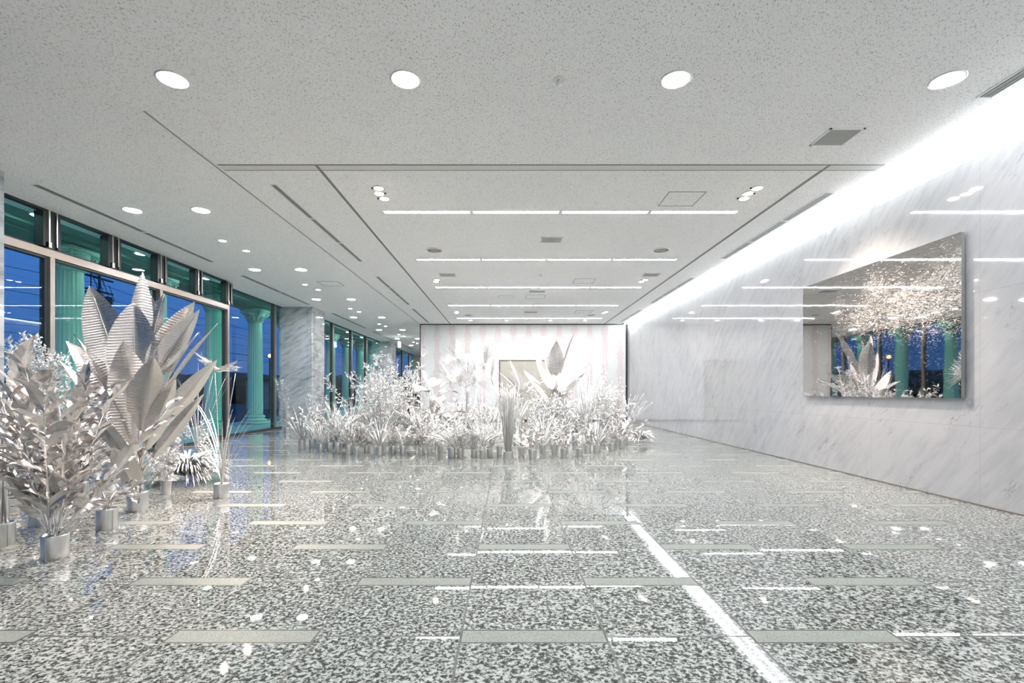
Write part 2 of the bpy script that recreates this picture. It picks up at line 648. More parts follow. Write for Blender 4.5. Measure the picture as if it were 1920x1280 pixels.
# glazed bays
def bay(n, y0, y1, mull, label, vents=None, transom=None, xw=XL):
    w = empty('window_%d' % n, (xw, y0, 0))
    struct(w, label, 'window')
    L = y1 - y0

    def yy(a):
        return a - y0
    MB().box(-.06, .04, 0, L, 0, .05).build('sill_rail', 'dark_frame', w)
    MB().box(-.06, .02, 0, L, CEIL - .03, CEIL).build('head_rail', 'dark_frame', w)
    for a in mull:
        top = CEIL - .03
        if transom and transom[0] <= a <= transom[1]:
            top = 2.78
        MB().box(-.075, .055, yy(a) - .033, yy(a) + .033, .05, top).build('mullion', 'bronze_aluminium', w)
        MB().box(-.05, .02, yy(a) - .075, yy(a) - .033, .05, top).build('jamb_strip', 'dark_frame', w)
    if transom:
        MB().box(-.07, .06, yy(transom[0]), yy(transom[1]) + .03, 2.78, 2.875).build('transom_bar', 'bronze_aluminium', w)
        MB().box(-.06, .035, yy(transom[0]), yy(transom[1]) + .03, 2.755, 2.78).build('transom_gasket', 'dark_frame', w)
    for a in (vents or []):
        m = MB()
        m.box(-.06, .05, yy(a) - .075, yy(a) + .075, 2.875, CEIL - .03)
        m.box(-.05, .075, yy(a) - .12, yy(a) - .085, 2.90, CEIL - .05)
        m.box(-.05, .075, yy(a) + .085, yy(a) + .12, 2.90, CEIL - .05)
        vf = m.build('vent_post', 'dark_frame', w)
        r = MB()
        r.tube([(.085, yy(a) - .05, 2.92), (.085, yy(a) - .05, CEIL - .03)], .012, 8)
        r.tube([(.085, yy(a) + .06, 2.92), (.085, yy(a) + .06, CEIL - .03)], .009, 8)
        r.box(.06, .10, yy(a) - .07, yy(a) - .03, 2.89, 2.96)
        r.build('vent_rod', 'steel_rod', vf)
    eds = [0] + [yy(a) for a in mull] + [L]
    for a, b in zip(eds, eds[1:]):
        MB().box(-.012, 0, a, b, .05, 2.80 if transom and a < yy(transom[1]) - .1 else CEIL - .03).build('pane', 'tinted_window_glass', w)
    if transom:
        vs = [transom[0]] + list(vents)
        for a, b in zip(vs, vs[1:]):
            MB().box(-.03, -.018, yy(a), yy(b), 2.87, CEIL - .03).build('vent_pane', 'tinted_window_glass', w)
            f = MB()
            f.box(-.05, .0, yy(a) + .1, yy(b) - .1, 2.875, 2.91)
            f.build('vent_frame', 'dark_frame', w)
    return w


bay(1, 5.32, 10.48, [6.43, 8.45, 10.48], 'nearer glazed bay of tall windows facing the columns at dusk', [6.4, 7.42, 8.45, 9.46, 10.48], (5.32, 10.48))
en = bay(5, 10.51, 13.67, [13.27], 'recessed entrance glazing beside the first marble pillar', None, None, -6.36)
MB().box(0, .31, -.006, .006, .05, CEIL - .03).build('return_pane', 'tinted_window_glass', en)
bay(2, 14.57, 22.97, [16.8, 18.8, 20.8], 'second glazed bay between the two marble pillars')
bay(3, 23.87, YEND, [25.9, 27.9, 29.9], 'far glazed bay beyond the last pillar')
bay(4, -3.98, 4.42, [-1.9, .1, 2.2], 'glazed bay beside the viewer')

# ------------------------------------------------------------ outside: portico, terrace, dusk street
wall('terrace', (-9.4, XL - .12, YN - 4, 36, -.1, -.03), 'terrace_stone', 'dark stone terrace outside the windows', 'terrace')
wall('ground', (-120, -9.4, -60, 140, -.3, -.25), 'asphalt', 'dark street ground beyond the terrace', 'ground')
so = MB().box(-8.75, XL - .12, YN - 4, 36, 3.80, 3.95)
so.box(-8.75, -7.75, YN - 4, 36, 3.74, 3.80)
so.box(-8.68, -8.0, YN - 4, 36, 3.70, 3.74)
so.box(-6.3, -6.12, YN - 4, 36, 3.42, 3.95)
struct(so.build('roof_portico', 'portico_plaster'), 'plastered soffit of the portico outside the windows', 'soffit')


def make_column():
    root = empty('fluted_column', (0, 0, 0))
    b = MB()
    b.box(-.34, .34, -.34, .34, -.03, .07)
    b.lathe([(.325, .07), (.34, .10), (.325, .14), (.27, .155), (.265, .18), (.295, .20), (.30, .225), (.285, .25), (.25, .262)], 40)
    b.build('base', 'column_plaster', root, True)
    nf = 20

    def flute(a, z):
        u = (a * nf / (2 * math.pi)) % 1.0
        return 1 - .055 * max(0.0, math.sin(math.pi * min(1, max(0, (u - .12) / .76)))) ** .7
    sh = MB()
    prof = [(.235, .26)] + [(.232 - .026 * (i / 8) ** 1.6, .30 + i * (3.28 - .30) / 8) for i in range(9)]
    sh.lathe(prof, nf * 6, fn=flute)
    sh.build('shaft', 'column_plaster', root, True)
    c = MB()
    c.lathe([(.215, 3.28), (.235, 3.30), (.215, 3.32), (.21, 3.40), (.24, 3.47), (.29, 3.54), (.30, 3.57)], 32)
    c.box(-.33, .33, -.33, .33, 3.63, 3.70)
    for sx in (-1, 1):
        for sy in (-1, 1):
            cx, cy = sx * .25, sy * .25
            d = Vector((sx, -sy, 0)).normalized()
            pts = []
            for i in range(26):
                a = i * .42
                r = .085 * (1 - i / 30)
                o = Vector((sx, sy, 0)).normalized() * (r * math.cos(a))
                pts.append((cx + o.x, cy + o.y, 3.545 + r * math.sin(a)))
            c.tube(pts, .022, 6)
    for k in range(12):
        a = 2 * math.pi * (k + .5) / 12
        ca, sa = math.cos(a), math.sin(a)
        pts = [(.21 * ca, .21 * sa, 3.33), (.235 * ca, .235 * sa, 3.41), (.285 * ca, .285 * sa, 3.46), (.31 * ca, .31 * sa, 3.43)]
        c.tube(pts, [.04, .045, .035, .012], 6)
    c.lathe([(.27, 3.57), (.31, 3.60), (.31, 3.63)], 24)
    c.build('capital', 'column_plaster', root, True)
    return root


COLY = [6.93 + 2.25 * i for i in range(11)]
proto = make_column()
NAMES = ['nearest the camera, mostly hidden by the pillar at the left edge', 'behind the tall leafy bush', 'behind the large banana plant', 'behind the thin grass plant',
         'nearest the first marble pillar, with its base in full view', 'hidden behind the first marble pillar', 'just behind the first marble pillar', 'first in the second glazed bay',
         'second in the second glazed bay', 'third in the second glazed bay', 'last in the second glazed bay']
for i, y in enumerate(COLY):
    c = proto if i == 0 else copy_tree(proto)
    c.location = (-8.24, y, 0)
    tag(c, 'pale green fluted column outside the glass, ' + NAMES[i], 'column', 'fluted columns of the portico')

pl = empty('portico_downlight', (0, 0, 0))
MB().lathe([(.13, 0), (.135, -.012), (.11, -.015), (.10, -.004)], 24).build('ring', 'chrome_ring', pl)
MB().lathe([(.10, -.012), (.10, -.0165)], 24).build('lamp', 'portico_glow', pl)
for i in range(12):
    y = 5.55 + 2.13 * i
    c = pl if i == 0 else copy_tree(pl)
    c.location = (-7.37, y, 3.80)
    tag(c, 'round lit downlight in the green portico soffit, %s counting away from the camera' % ORD[i], 'downlight', 'portico soffit downlights')

random.seed(4)
# dark planting and houses across the street
for i, (x, y, r, h) in enumerate([(-62, 20, 9, 4.6), (-58, 44, 10, 3.6), (-44, 52, 8, 3.7), (-52, 68, 10, 4.4), (-34, 60, 8, 3.7), (-40, 84, 9, 4.2), (-26, 66, 7, 3.6), (-24, 84, 9, 4.6), (-18, 74, 6, 4.0), (-60, 33, 8, 3.2)]):
    m = MB()
    vs = []
    n = 18
    prof = [(.8, 0), (1.0, .3), (.95, .6), (.7, .85), (.35, .97), (.05, 1.0)]
    sd = i * 13.7
    m.lathe([(a * r, b * h) for a, b in prof], n, fn=lambda a, z, sd=sd: 1 + .22 * mnoise.noise((math.cos(a) * 1.6 + sd, math.sin(a) * 1.6, z * .5)))
    o = m.build('dark_tree_clump', 'night_foliage', None, True)
    o.location = (x, y, -.25)
    tag(o, 'dark tree clump across the street at dusk, %s counting from the left' % ORD[i], 'tree', 'dark trees across the street')
h = empty('low_house', (-17.4, 36.5, -.25))
tag(h, 'low beige house lit by the street lamp beyond the terrace', 'house')
MB().box(-2.2, 2.2, 0, 3, 0, 2.1).build('house_wall', 'far_house', h)
MB().prism([(-2.5, -.3), (2.5, -.3), (2.5, 3.3), (-2.5, 3.3)], 2.1, 2.3).build('roof', 'night_foliage', h)
sl = empty('street_lamp', (-13.75, 28.2, -.25))
tag(sl, 'glowing orange street lamp on a dark post outside the glass', 'street lamp')
MB().tube([(0, 0, 0), (0, 0, 3.2)], [.06, .04], 8).build('post', 'pole_concrete', sl)
MB().lathe([(.02, 3.27), (.07, 3.30), (.09, 3.36), (.07, 3.42), (.02, 3.45)], 16).build('lamp_globe', 'street_glow', sl, True)


def utility_pole(x, y, label, r0):
    p = empty('utility_pole', (x, y, -.25))
    tag(p, label, 'utility pole', 'utility poles')
    MB().tube([(0, 0, 0), (0, 0, 12)], [r0, r0 * .7], 10).build('post', 'pole_concrete', p)
    for z in (7.4, 8.2, 9.4, 10.6):
        MB().box(-.06, .06, -1.0, 1.0, z, z + .1).build('crossarm', 'pole_concrete', p)
    t = MB()
    t.lathe([(.22, 6.5), (.24, 6.55), (.24, 7.1), (.2, 7.15)], 14, (.35, .2, 0))
    t.build('transformer', 'pole_concrete', p)
    for k in range(14):
        z = 5 + k * .38
        MB().tube([(.14, -.2, z), (.14, .2, z)], .014, 5).build('step_rung', 'cable_black', p)
    for k in range(4):
        z0 = 7.6 - k * .25
        MB().tube([(.1, -.9 + k * .5, z0 + 1.1), (.3, -.6 + k * .45, z0 + .2), (.25, -.3 + k * .2, z0 - .5), (.15, 0, z0 - 1.1)], .02, 5).build('drop_cable', 'cable_black', p)


utility_pole(-25.1, 30.0, 'dark utility pole seen left of the big banana plant', .09)
utility_pole(-29.3, 34.3, 'dark utility pole with hanging cables beside the second fluted column', .05)
W = [(7.6, 7.1, .5), (8.4, 7.3, .6), (9.5, 8.0, .7), (10.6, 9.3, .6), (6.6, 6.6, .4), (6.1, 5.4, .5), (5.4, 5.7, .35), (5.0, 4.8, .3)]
for i, (za, zb, sg) in enumerate(W):
    pts = []
    for k in range(25):
        t = k / 24
        x = -31 + 4 * t - .2 * i
        y = 6 + t * 90
        seg = (t * 3) % 1
        pts.append((x, y, za + (zb - za) * t - sg * 4 * seg * (1 - seg)))
    o = MB().tube(pts, .016, 5).build('power_line', 'cable_black')
    tag(o, 'black overhead cable against the blue sky, %s counting up from the lowest' % ORD[sorted(range(8), key=lambda q: W[q][0]).index(i)], 'cable', 'overhead power cables')

# ------------------------------------------------------------ ceiling fittings


def px(x, y, zc=CEIL):
    """ceiling point seen at a photo pixel"""
    d = (zc - EYE) * F / (HY - y)
    return ((x - CX) * d / F, d)


def fit(root, label, cat, group, x, y):
    root.location = (x, y, CEIL)
    return tag(root, label, cat, group)


# round white downlights
def make_down(r, glow, name):
    d = empty(name, (0, 0, 0))
    rg = MB().lathe([(r * 1.16, 0), (r * 1.18, -.006), (r * 1.02, -.008), (r, -.001)], 32, cap=False)
    rg.build('trim_ring', 'chrome_ring', d, True)
    MB().lathe([(r, -.003), (r * .9, -.0055), (r * .4, -.007)], 32).build('lamp', glow, d, True)
    return d


dn = make_down(.1, 'downlight_glow', 'ceiling_downlight')
rows = [(x, 3.73) for x in (-2.56, -.78, 1.285, 3.36)]
words = ['at the far left', 'second from left', 'third from left', 'rightmost, near the cove']
for i, (x, y) in enumerate(rows):
    c = dn if i == 0 else copy_tree(dn)
    fit(c, 'large bright round downlight in the nearest ceiling row, ' + words[i], 'downlight', 'nearest row of ceiling downlights', x, y)
for k, y in enumerate([6.41, 9.52, 12.57, 15.6, 18.7, 21.8, 24.9, 28.0]):
    for x, side in ((-4.93, 'window side'), (-4.03, 'room side')):
        c = copy_tree(dn)
        fit(c, 'round white downlight over the window aisle, %s of the %s pair' % (side, ORD[k]), 'downlight', 'downlights along the window aisle', x, y)
for r, y in enumerate((.5, -2.6)):  # unseen rows added to brighten camera-facing leaves and the near floor
    for i, (x, _) in enumerate(rows):
        c = copy_tree(dn)
        fit(c, 'large added fill downlight in the %s unseen row behind the viewer, %s' % (('first', 'second')[r], words[i].replace(', near the cove', '')), 'downlight', 'added fill downlights behind the viewer', x, y)
wd = make_down(.05, 'warm_glow', 'warm_downlight')
first = True
n = 0
for k, y in enumerate([7.7, 10.83, 13.95, 17.1, 20.2, 23.3, 26.4]):
    for q, (dy, dx) in enumerate(((0, -.02), (.55, .06))):
        c = wd if first else copy_tree(wd)
        first = False
        fit(c, 'small warm downlight over the window aisle, %s of the %s warm pair from the camera' % (('nearer', 'farther')[q], ORD[k]), 'downlight', 'warm downlights along the window aisle', -4.48 + dx, y + dy)
        n += 1
for i, x in enumerate((-1.24, -.04, 1.42, 2.58)):
    c = copy_tree(wd)
    fit(c, 'small warm downlight close to the back wall, %s from the left' % ORD[i], 'downlight', 'warm downlights along the back wall', x, 16.25)

# linear lights: five rows of four
ln = empty('linear_ceiling_light', (0, 0, 0))
f = MB()
L2, H2 = .565, .036
f.box(-L2 - .012, L2 + .012, -H2 - .012, -H2, -.006, 0).box(-L2 - .012, L2 + .012, H2, H2 + .012, -.006, 0)
f.box(-L2 - .012, -L2, -H2, H2, -.006, 0).box(L2, L2 + .012, -H2, H2, -.006, 0)
f.build('frame', 'white_paint', ln)
MB().box(-L2, L2, -H2, H2, -.004, -.001).build('diffuser', 'linear_glow', ln)
ROWY = [6.47, 8.79, 11.12, 13.45, 15.78]
ROWN = ['nearest', 'second', 'third', 'fourth', 'farthest']
first = True
for r, y in enumerate(ROWY):
    for k in range(4):
        c = ln if first else copy_tree(ln)
        first = False
        fit(c, 'glowing white linear ceiling light, %s from the left in the %s row' % (ORD[k], ROWN[r]), 'linear light', 'rows of linear ceiling lights', -1.07 + k * 1.18, y)


# triple spotlights
def make_triple(n):
    root = empty('triple_spotlight' if n == 3 else 'twin_spotlight', (0, 0, 0))
    for k in range(n):
        dy = (k - (n - 1) / 2) * .15
        dx = (.02, -.015, .01)[k]
        lp = MB().lathe([(.062, 0), (.066, -.006), (.056, -.012), (.05, -.004)], 20, (dx, dy, 0)).build('lamp_housing', 'chrome_ring', root, True)
        MB().lathe([(.05, -.004), (.05, -.011), (.03, -.018)], 20, (dx, dy, 0)).build('bulb', 'warm_glow', lp, True)
        MB().lathe([(.012, 0), (.012, -.012)], 8, (dx + .075 * (1 if k % 2 else -1), dy, 0)).build('pivot', 'black_fabric', lp)
    return root


t3 = make_triple(3)
t2 = make_triple(2)
first = {3: True, 2: True}
SPOTS = []
for r, y in enumerate((5.86, 10.45, 14.6)):
    for x, sd in ((-1.53, 'left'), (2.9, 'right')):
        nl = 3 if r == 0 else 2
        c = {3: t3, 2: t2}[nl]
        if not first[nl]:
            c = copy_tree(c)
        first[nl] = False
        fit(c, 'cluster of %s warm eyeball spotlights %s of the linear lights, %s pair' % (('two', 'three')[nl - 2], sd, ('nearest', 'middle', 'farthest')[r]), 'spotlight', 'warm spotlight clusters', x, y)
        SPOTS.append(c)


def spot(x, y, tx, ty, tz, watts, ang, blend=.5, col=(1, .84, .68), parent=None, r=.045):
    d = bpy.data.lights.new('spot_beam', 'SPOT')
    d.energy = watts
    d.color = col
    d.spot_size = math.radians(ang)
    d.spot_blend = blend
    d.shadow_soft_size = r
    o = bpy.data.objects.new('spot_beam', d)
    COL.objects.link(o)
    o.location = (x, y, CEIL - .06)
    v = Vector((tx - x, ty - y, tz - (CEIL - .06)))
    o.rotation_euler = v.to_track_quat('-Z', 'Y').to_euler()


spot(2.88, 5.80, 4.2, 5.5, 1.15, SPOT_W * 2.0, 78, .8, (1, .80, .66))            # right cluster washes the mirror panel
spot(2.92, 5.92, 1.2, 8.2, .2, SPOT_W * 1.2, 46)
spot(-1.53, 5.80, -2.9, 3.7, .5, SPOT_W * 4.5, 66, .7, (1, .79, .68))                   # left cluster on the window-side plants
spot(-1.53, 5.92, -.6, 8.3, .2, SPOT_W * 1.4, 50)
spot(2.9, 10.45, 1.2, 9.6, .3, SPOT_W * 1.3, 56)
spot(-1.53, 10.45, -1.2, 8.8, .3, SPOT_W * 1.3, 56)
spot(-1.53, 14.6, -1.6, 11.5, .3, SPOT_W * .8, 56)
spot(2.9, 14.6, 1.2, 11.5, .3, SPOT_W * .8, 56)
spot(-4.5, 7.7, -4.4, 5.6, .5, SPOT_W * 2.2, 80)
spot(-4.42, 8.25, -3.2, 5.2, .4, SPOT_W * 2.4, 70, .7, (1, .79, .68))
spot(-4.5, 10.83, -4.4, 8.6, 0, SPOT_W * 1.2, 80)

# cove tubes
cl = MB().prism([(SLOT + .13 + .035 * math.cos(k * math.pi / 6), -CEIL - .005 + .035 * math.sin(k * math.pi / 6)) for k in range(12)], YN + .1, YB - .05)
cl.v = [(x, z, -y) for x, y, z in cl.v]
o = cl.build('cove_light', 'cove_tube')
tag(o, 'continuous white light tube hidden in the cove over the marble wall', 'cove light')


# grilles, vents, speakers, panels
def grille(x, y, sx, sy, label, ns=9):
    g = empty('air_grille', (0, 0, 0))
    f = MB()
    b = .018
    f.box(-sx, sx, -sy, -sy + b, -.008, 0).box(-sx, sx, sy - b, sy, -.008, 0).box(-sx, -sx + b, -sy, sy, -.008, 0).box(sx - b, sx, -sy, sy, -.008, 0)
    f.build('frame', 'white_paint', g)
    MB().box(-sx + b, sx - b, -sy + b, sy - b, -.001, 0).build('backing', 'vent_dark', g)
    s = MB()
    for k in range(ns):
        yy = -sy + b + (k + .5) * (2 * sy - 2 * b) / ns
        h = (sy - b) / ns * .62
        s.add([(-sx + b, yy - h, -.002), (sx - b, yy - h, -.002), (sx - b, yy + h, -.007), (-sx + b, yy + h, -.007)], [(0, 1, 2, 3)])
    s.build('louvre', 'vent_grey', g)
    return fit(g, label, 'air vent', 'square air grilles in the ceiling', x, y)


grille(3.08, 4.57, .16, .155, 'square louvred air grille in the near right ceiling by the cove')
grille(.685, 7.65, .17, .14, 'grey air grille centred between the first two rows of linear lights')
grille(-1.23, 9.94, .17, .14, 'grey air grille beside the left spotlight cluster of the middle pair')
grille(2.92, 9.94, .17, .14, 'grey air grille beside the right spotlight cluster of the middle pair')
x, y = px(1007, 546)
grille(x, y, .2, .14, 'grey air grille centred just past the third row of linear lights')
x, y = px(995, 585)
grille(x, y, .2, .14, 'grey air grille centred just past the fourth row of linear lights')


def disc(x, y, r, label):
    d = empty('ceiling_speaker', (0, 0, 0))
    MB().lathe([(r, 0), (r, -.008), (r * .86, -.016), (r * .84, -.012)], 32, cap=False).build('rim', 'white_paint', d, True)
    MB().lathe([(r * .85, -.010), (r * .4, -.013), (.01, -.014)], 32).build('grille_cloth', 'speaker_mesh', d, True)
    return fit(d, label, 'speaker', 'round ceiling speakers', x, y)


disc(-1.23, 8.2, .14, 'round beige ceiling speaker left of the nearest grille')
disc(2.58, 8.2, .14, 'round beige ceiling speaker right of the nearest grille')
disc(-1.22, 15.1, .14, 'round beige ceiling speaker far left near the back wall')
disc(2.58, 15.1, .14, 'round beige ceiling speaker far right near the back wall')


def hatch(x, y, s, label, s2=None):
    m = MB()
    b = .012
    s2 = s2 or s
    m.box(-s, s, -s2, -s2 + b, -.004, 0).box(-s, s, s2 - b, s2, -.004, 0).box(-s, -s + b, -s2, s2, -.004, 0).box(s - b, s, -s2, s2, -.004, 0)
    h = empty('access_hatch', (0, 0, 0))
    m.build('frame', 'diffuser_grey', h)
    MB().box(-s + b, s - b, -s2 + b, s2 - b, -.0015, 0).build('panel', 'acoustic_ceiling', h)
    return fit(h, label, 'hatch', 'ceiling access hatches', x, y)


hatch(2.15, 6.04, .225, 'square ceiling access hatch just before the nearest right linear light')
x, y = px(1095, 527)
hatch(x, y, .225, 'ceiling access hatch right of centre before the third row of linear lights')
x, y = px(1004, 556)
hatch(x, y, .24, 'larger ceiling access hatch past the third row of linear lights')
x, y = px(949, 556)
hatch(x, y, .2, 'smaller ceiling access hatch left of the larger one past the third row', .13)
x, y = px(1094, 584)
hatch(x, y, .25, 'far ceiling access hatch between the two farthest linear light rows')
hatch(-3.9, 10.75, .23, 'ceiling access hatch over the window aisle beside the long joint')

s = empty('sprinkler_head', (0, 0, 0))
MB().lathe([(.05, 0), (.05, -.003), (.036, -.005), (.034, -.001)], 24, cap=False).build('escutcheon', 'white_paint', s, True)
m = MB().lathe([(.014, 0), (.012, -.02), (.006, -.03)], 10)
m.lathe([(.026, -.034), (.026, -.037)], 14)
m.tube([(.014, 0, -.004), (.022, 0, -.02), (.004, 0, -.034)], .003, 5).tube([(-.014, 0, -.004), (-.022, 0, -.02), (-.004, 0, -.034)], .003, 5)
m.build('nozzle', 'chrome_ring', s, True)
fit(s, 'small sprinkler head between the two middle near downlights', 'sprinkler', 'ceiling sprinklers', *px(1048, 150))
s2 = copy_tree(s)
fit(s2, 'tiny sprinkler head centred past the second row of linear lights', 'sprinkler', 'ceiling sprinklers', *px(1014, 515))
sm = MB().lathe([(.07, 0), (.065, -.03), (.03, -.045)], 20).build('smoke_detector', 'white_paint', None, True)
sm.location = (-4.0, 19.3, CEIL)
tag(sm, 'small white smoke detector over the far window aisle', 'smoke detector')


def slot(x0, y0, x1, y1, w, mat, label, group, segs=1):
    root = empty('linear_air_diffuser', (0, 0, 0))
    v = Vector((x1 - x0, y1 - y0, 0))
    L = v.length
    f = MB()
    f.box(0, L, -w / 2 - .012, -w / 2, -.006, 0).box(0, L, w / 2, w / 2 + .012, -.006, 0).box(-.012, 0, -w / 2 - .012, w / 2 + .012, -.006, 0).box(L, L + .012, -w / 2 - .012, w / 2 + .012, -.006, 0)
    for k in range(1, segs):
        f.box(L * k / segs - .02, L * k / segs + .02, -w / 2, w / 2, -.006, 0)
    f.build('frame', 'white_paint', root)
    b = MB().box(0, L, -w / 2, w / 2, -.002, 0)
    b.build('slot_back', mat, root)
    bl = MB()
    for q in (-.25, .25):
        bl.box(0, L, w * q - .004, w * q + .004, -.005, -.002)
    bl.build('blade', 'diffuser_grey', root)
    root.rotation_euler = (0, 0, math.atan2(v.y, v.x))
    tag(root, label, 'air diffuser', group)
    root.location = (x0, y0, CEIL)
    return root


GA = 'long slot air diffusers in the ceiling'
slot(-5.44, 5.62, -5.42, 8.95, .085, 'slot_grey', 'long dark air slot above the nearer windows', GA, 2)
slot(-5.44, 10.0, -5.42, 13.3, .085, 'slot_grey', 'long air slot above the windows just before the first pillar', GA, 2)
slot(-5.3, 14.75, -5.3, 18.2, .085, 'slot_grey', 'long air slot above the first half of the second glazed bay', GA, 2)
slot(-5.3, 19.2, -5.3, 22.6, .085, 'slot_grey', 'long air slot above the end of the second glazed bay', GA, 2)
slot(-5.3, 23.6, -5.3, 27.2, .085, 'slot_grey', 'long air slot above the far glazed bay', GA, 2)
slot(-2.70, 5.62, -2.68, 8.9, .06, 'slot_grey', 'segmented grey air slot between the long joint and the track slot, nearest', GA, 3)
slot(-2.70, 10.1, -2.70, 13.3, .06, 'slot_grey', 'segmented grey air slot between the joint and the track slot, middle', GA, 3)
slot(-2.72, 14.0, -2.72, 16.7, .06, 'slot_grey', 'segmented grey air slot between the joint and the track slot, farthest', GA, 2)
slot(3.86, 1.0, 3.86, 3.95, .10, 'slot_grey', 'white slotted air diffuser beside the cove, nearest the camera', GA, 2)
slot(3.86, 5.85, 3.86, 8.72, .09, 'diffuser_grey', 'pale slotted air diffuser beside the cove opposite the mirror panel', GA, 3)
slot(3.86, 10.2, 3.86, 13.1, .09, 'diffuser_grey', 'pale slotted air diffuser beside the far half of the cove', GA, 3)
slot(3.86, 14.2, 3.86, 16.8, .09, 'diffuser_grey', 'pale slotted air diffuser beside the cove near the back wall', GA, 2)

# exit sign hanging in the corridor
xs = empty('exit_sign', (-4.66, 21.0, 2.94))
tag(xs, 'lit white hanging sign seen edge on over the far window aisle', 'sign')
MB().box(-.03, .03, -.15, .15, 0, .24).build('sign_box', 'sign_glow', xs)
MB().tube([(0, 0, .24), (0, 0, .46)], .01, 6).build('hanger', 'steel_rod', xs)
# black chairs glimpsed behind the plants
def lobby_seat(x, y, rz, label):
    b = empty('lobby_armchair', (x, y, 0), rz)
    tag(b, label, 'armchair', 'black armchairs behind the plants')
    MB().box(-.36, .36, -.35, .33, .16, .44).build('seat', 'black_fabric', b)
    MB().box(-.36, .36, .2, .36, .44, .95).build('backrest', 'black_fabric', b)
    for sx in (-1, 1):
        MB().box(sx * .36 - (.1 if sx > 0 else 0), sx * .36 + (0 if sx > 0 else .1), -.34, .2, .44, .64).build('armrest', 'black_fabric', b)
        for sy in (-1, 1):
            MB().box(sx * .3 - .02, sx * .3 + .02, sy * .28 - .02, sy * .28 + .02, 0, .16).build('leg', 'steel_rod', b)
    return b


lobby_seat(-3.75, 19.2, .2, 'black armchair glimpsed behind the broad-leaved plant left of the back wall')


# mirror artwork on the marble wall
a = empty('mirror_artwork', (XR, 5.65, .955))
tag(a, 'large etched mirror panel hung on the marble wall reflecting silver plants', 'artwork')
MB().box(-.06, -.055, -1.193, 1.193, 0, 1.52).build('mirror_face', 'etched_mirror', a)
MB().box(-.055, -.02, -1.19, 1.19, .003, 1.517).build('backing_board', 'steel_rod', a)
MB().box(-.02, 0, -1.0, 1.0, .12, 1.4).build('hanging_frame', 'dark_frame', a)

# ------------------------------------------------------------ silver foil plants
R = random.Random(11)
UP = Vector((0, 0, 1))


def G(x, yb):
    d = EYE * F / (yb - HY)
    return ((x - CX) * d / F, d)


def sph(az, el):
    return Vector((math.cos(az) * math.cos(el), math.sin(az) * math.cos(el), math.sin(el)))


PROF = {
    'lance': lambda t: max(.02, math.sin(math.pi * min(1, t ** .75)) ** .85),
    'grass': lambda t: (.45 + .55 * min(1, t * 4)) * max(.03, (1 - t) ** .6),
    'banana': lambda t: max(.012, (math.sin(math.pi / 2 * min(1, t / .36)) ** .7) * (1 - (max(0, (t - .4) / .6)) ** 2.1) ** .95),
    'oval': lambda t: max(.02, math.sin(math.pi * t) ** .6),
}


def blade(mb, p, d, L, w, droop=.6, seg=5, fold=.25, roll=0.0, prof='lance', cross=1, ripple=0.0, nrip=20, start=0.0, wave=0.0):
    """one leaf: a folded strip that bends under its weight"""
    p = Vector(p)
    d = Vector(d).normalized()
    fn = PROF[prof]
    vs, fs = [], []
    m = 2 * cross + 1
    sd0 = d.cross(UP)
    if sd0.length < .05:
        sd0 = Vector((math.cos(roll), math.sin(roll), 0))
    sd0.normalize()
    side = Matrix.Rotation(roll, 3, d) @ sd0
    ax = d.cross(UP)
    ax = ax.normalized() if ax.length > .05 else side
    for i in range(seg + 1):
        t = i / seg
        tt = start + (1 - start) * t
        nrm = side.cross(d).normalized()
        hw = w / 2 * fn(tt)
        for k in range(-cross, cross + 1):
            q = k / cross
            r = ripple * math.sin(2 * math.pi * nrip * (t - .10 * abs(q))) * (abs(q) ** .5) * min(1, hw / (w * .2)) if ripple else 0
            wv = wave * math.sin(9 * t + (2 if q > 0 else 0)) * abs(q)
            vs.append(p + side * (hw * q) + nrm * (fold * hw * abs(q) + r + wv))
        if i < seg:
            p = p + d * (L / seg)
            rot = Matrix.Rotation(-droop / seg * (0.4 + 1.2 * t), 3, ax)
            d = (rot @ d).normalized()
            side = (rot @ side).normalized()
    for i in range(seg):
        for k in range(m - 1):
            a = i * m + k
            fs.append((a, a + 1, a + 1 + m, a + m))
    mb.add(vs, fs)
    return p


def leaflet(mb, p, d, L, w, n, fold=.3):
    """small two-facet leaf"""
    p = Vector(p)
    d = Vector(d).normalized()
    s = d.cross(n)
    s = s.normalized() if s.length > .02 else d.orthogonal().normalized()
    nn = s.cross(d)
    m = p + d * L * .5 + nn * (-fold * w)
    mb.add([p, p + d * L * .45 + s * w / 2, p + d * L, p + d * L * .45 - s * w / 2, m], [(0, 4, 1), (1, 4, 2), (2, 4, 3), (3, 4, 0)])


def rv(r):
    while True:
        v = Vector((r.uniform(-1, 1), r.uniform(-1, 1), r.uniform(-1, 1)))
        if .05 < v.length < 1:
            return v.normalized()


def curve_pts(p, d, L, bend, seg, r, wob=.05):
    p = Vector(p)
    d = Vector(d).normalized()
    out = [p.copy()]
    for i in range(seg):
        p = p + d * L / seg
        d = (d + Vector((d.x, d.y, 0)) * bend / seg - UP * (bend * .35 / seg) + rv(r) * wob).normalized()
        out.append(p.copy())
    return out


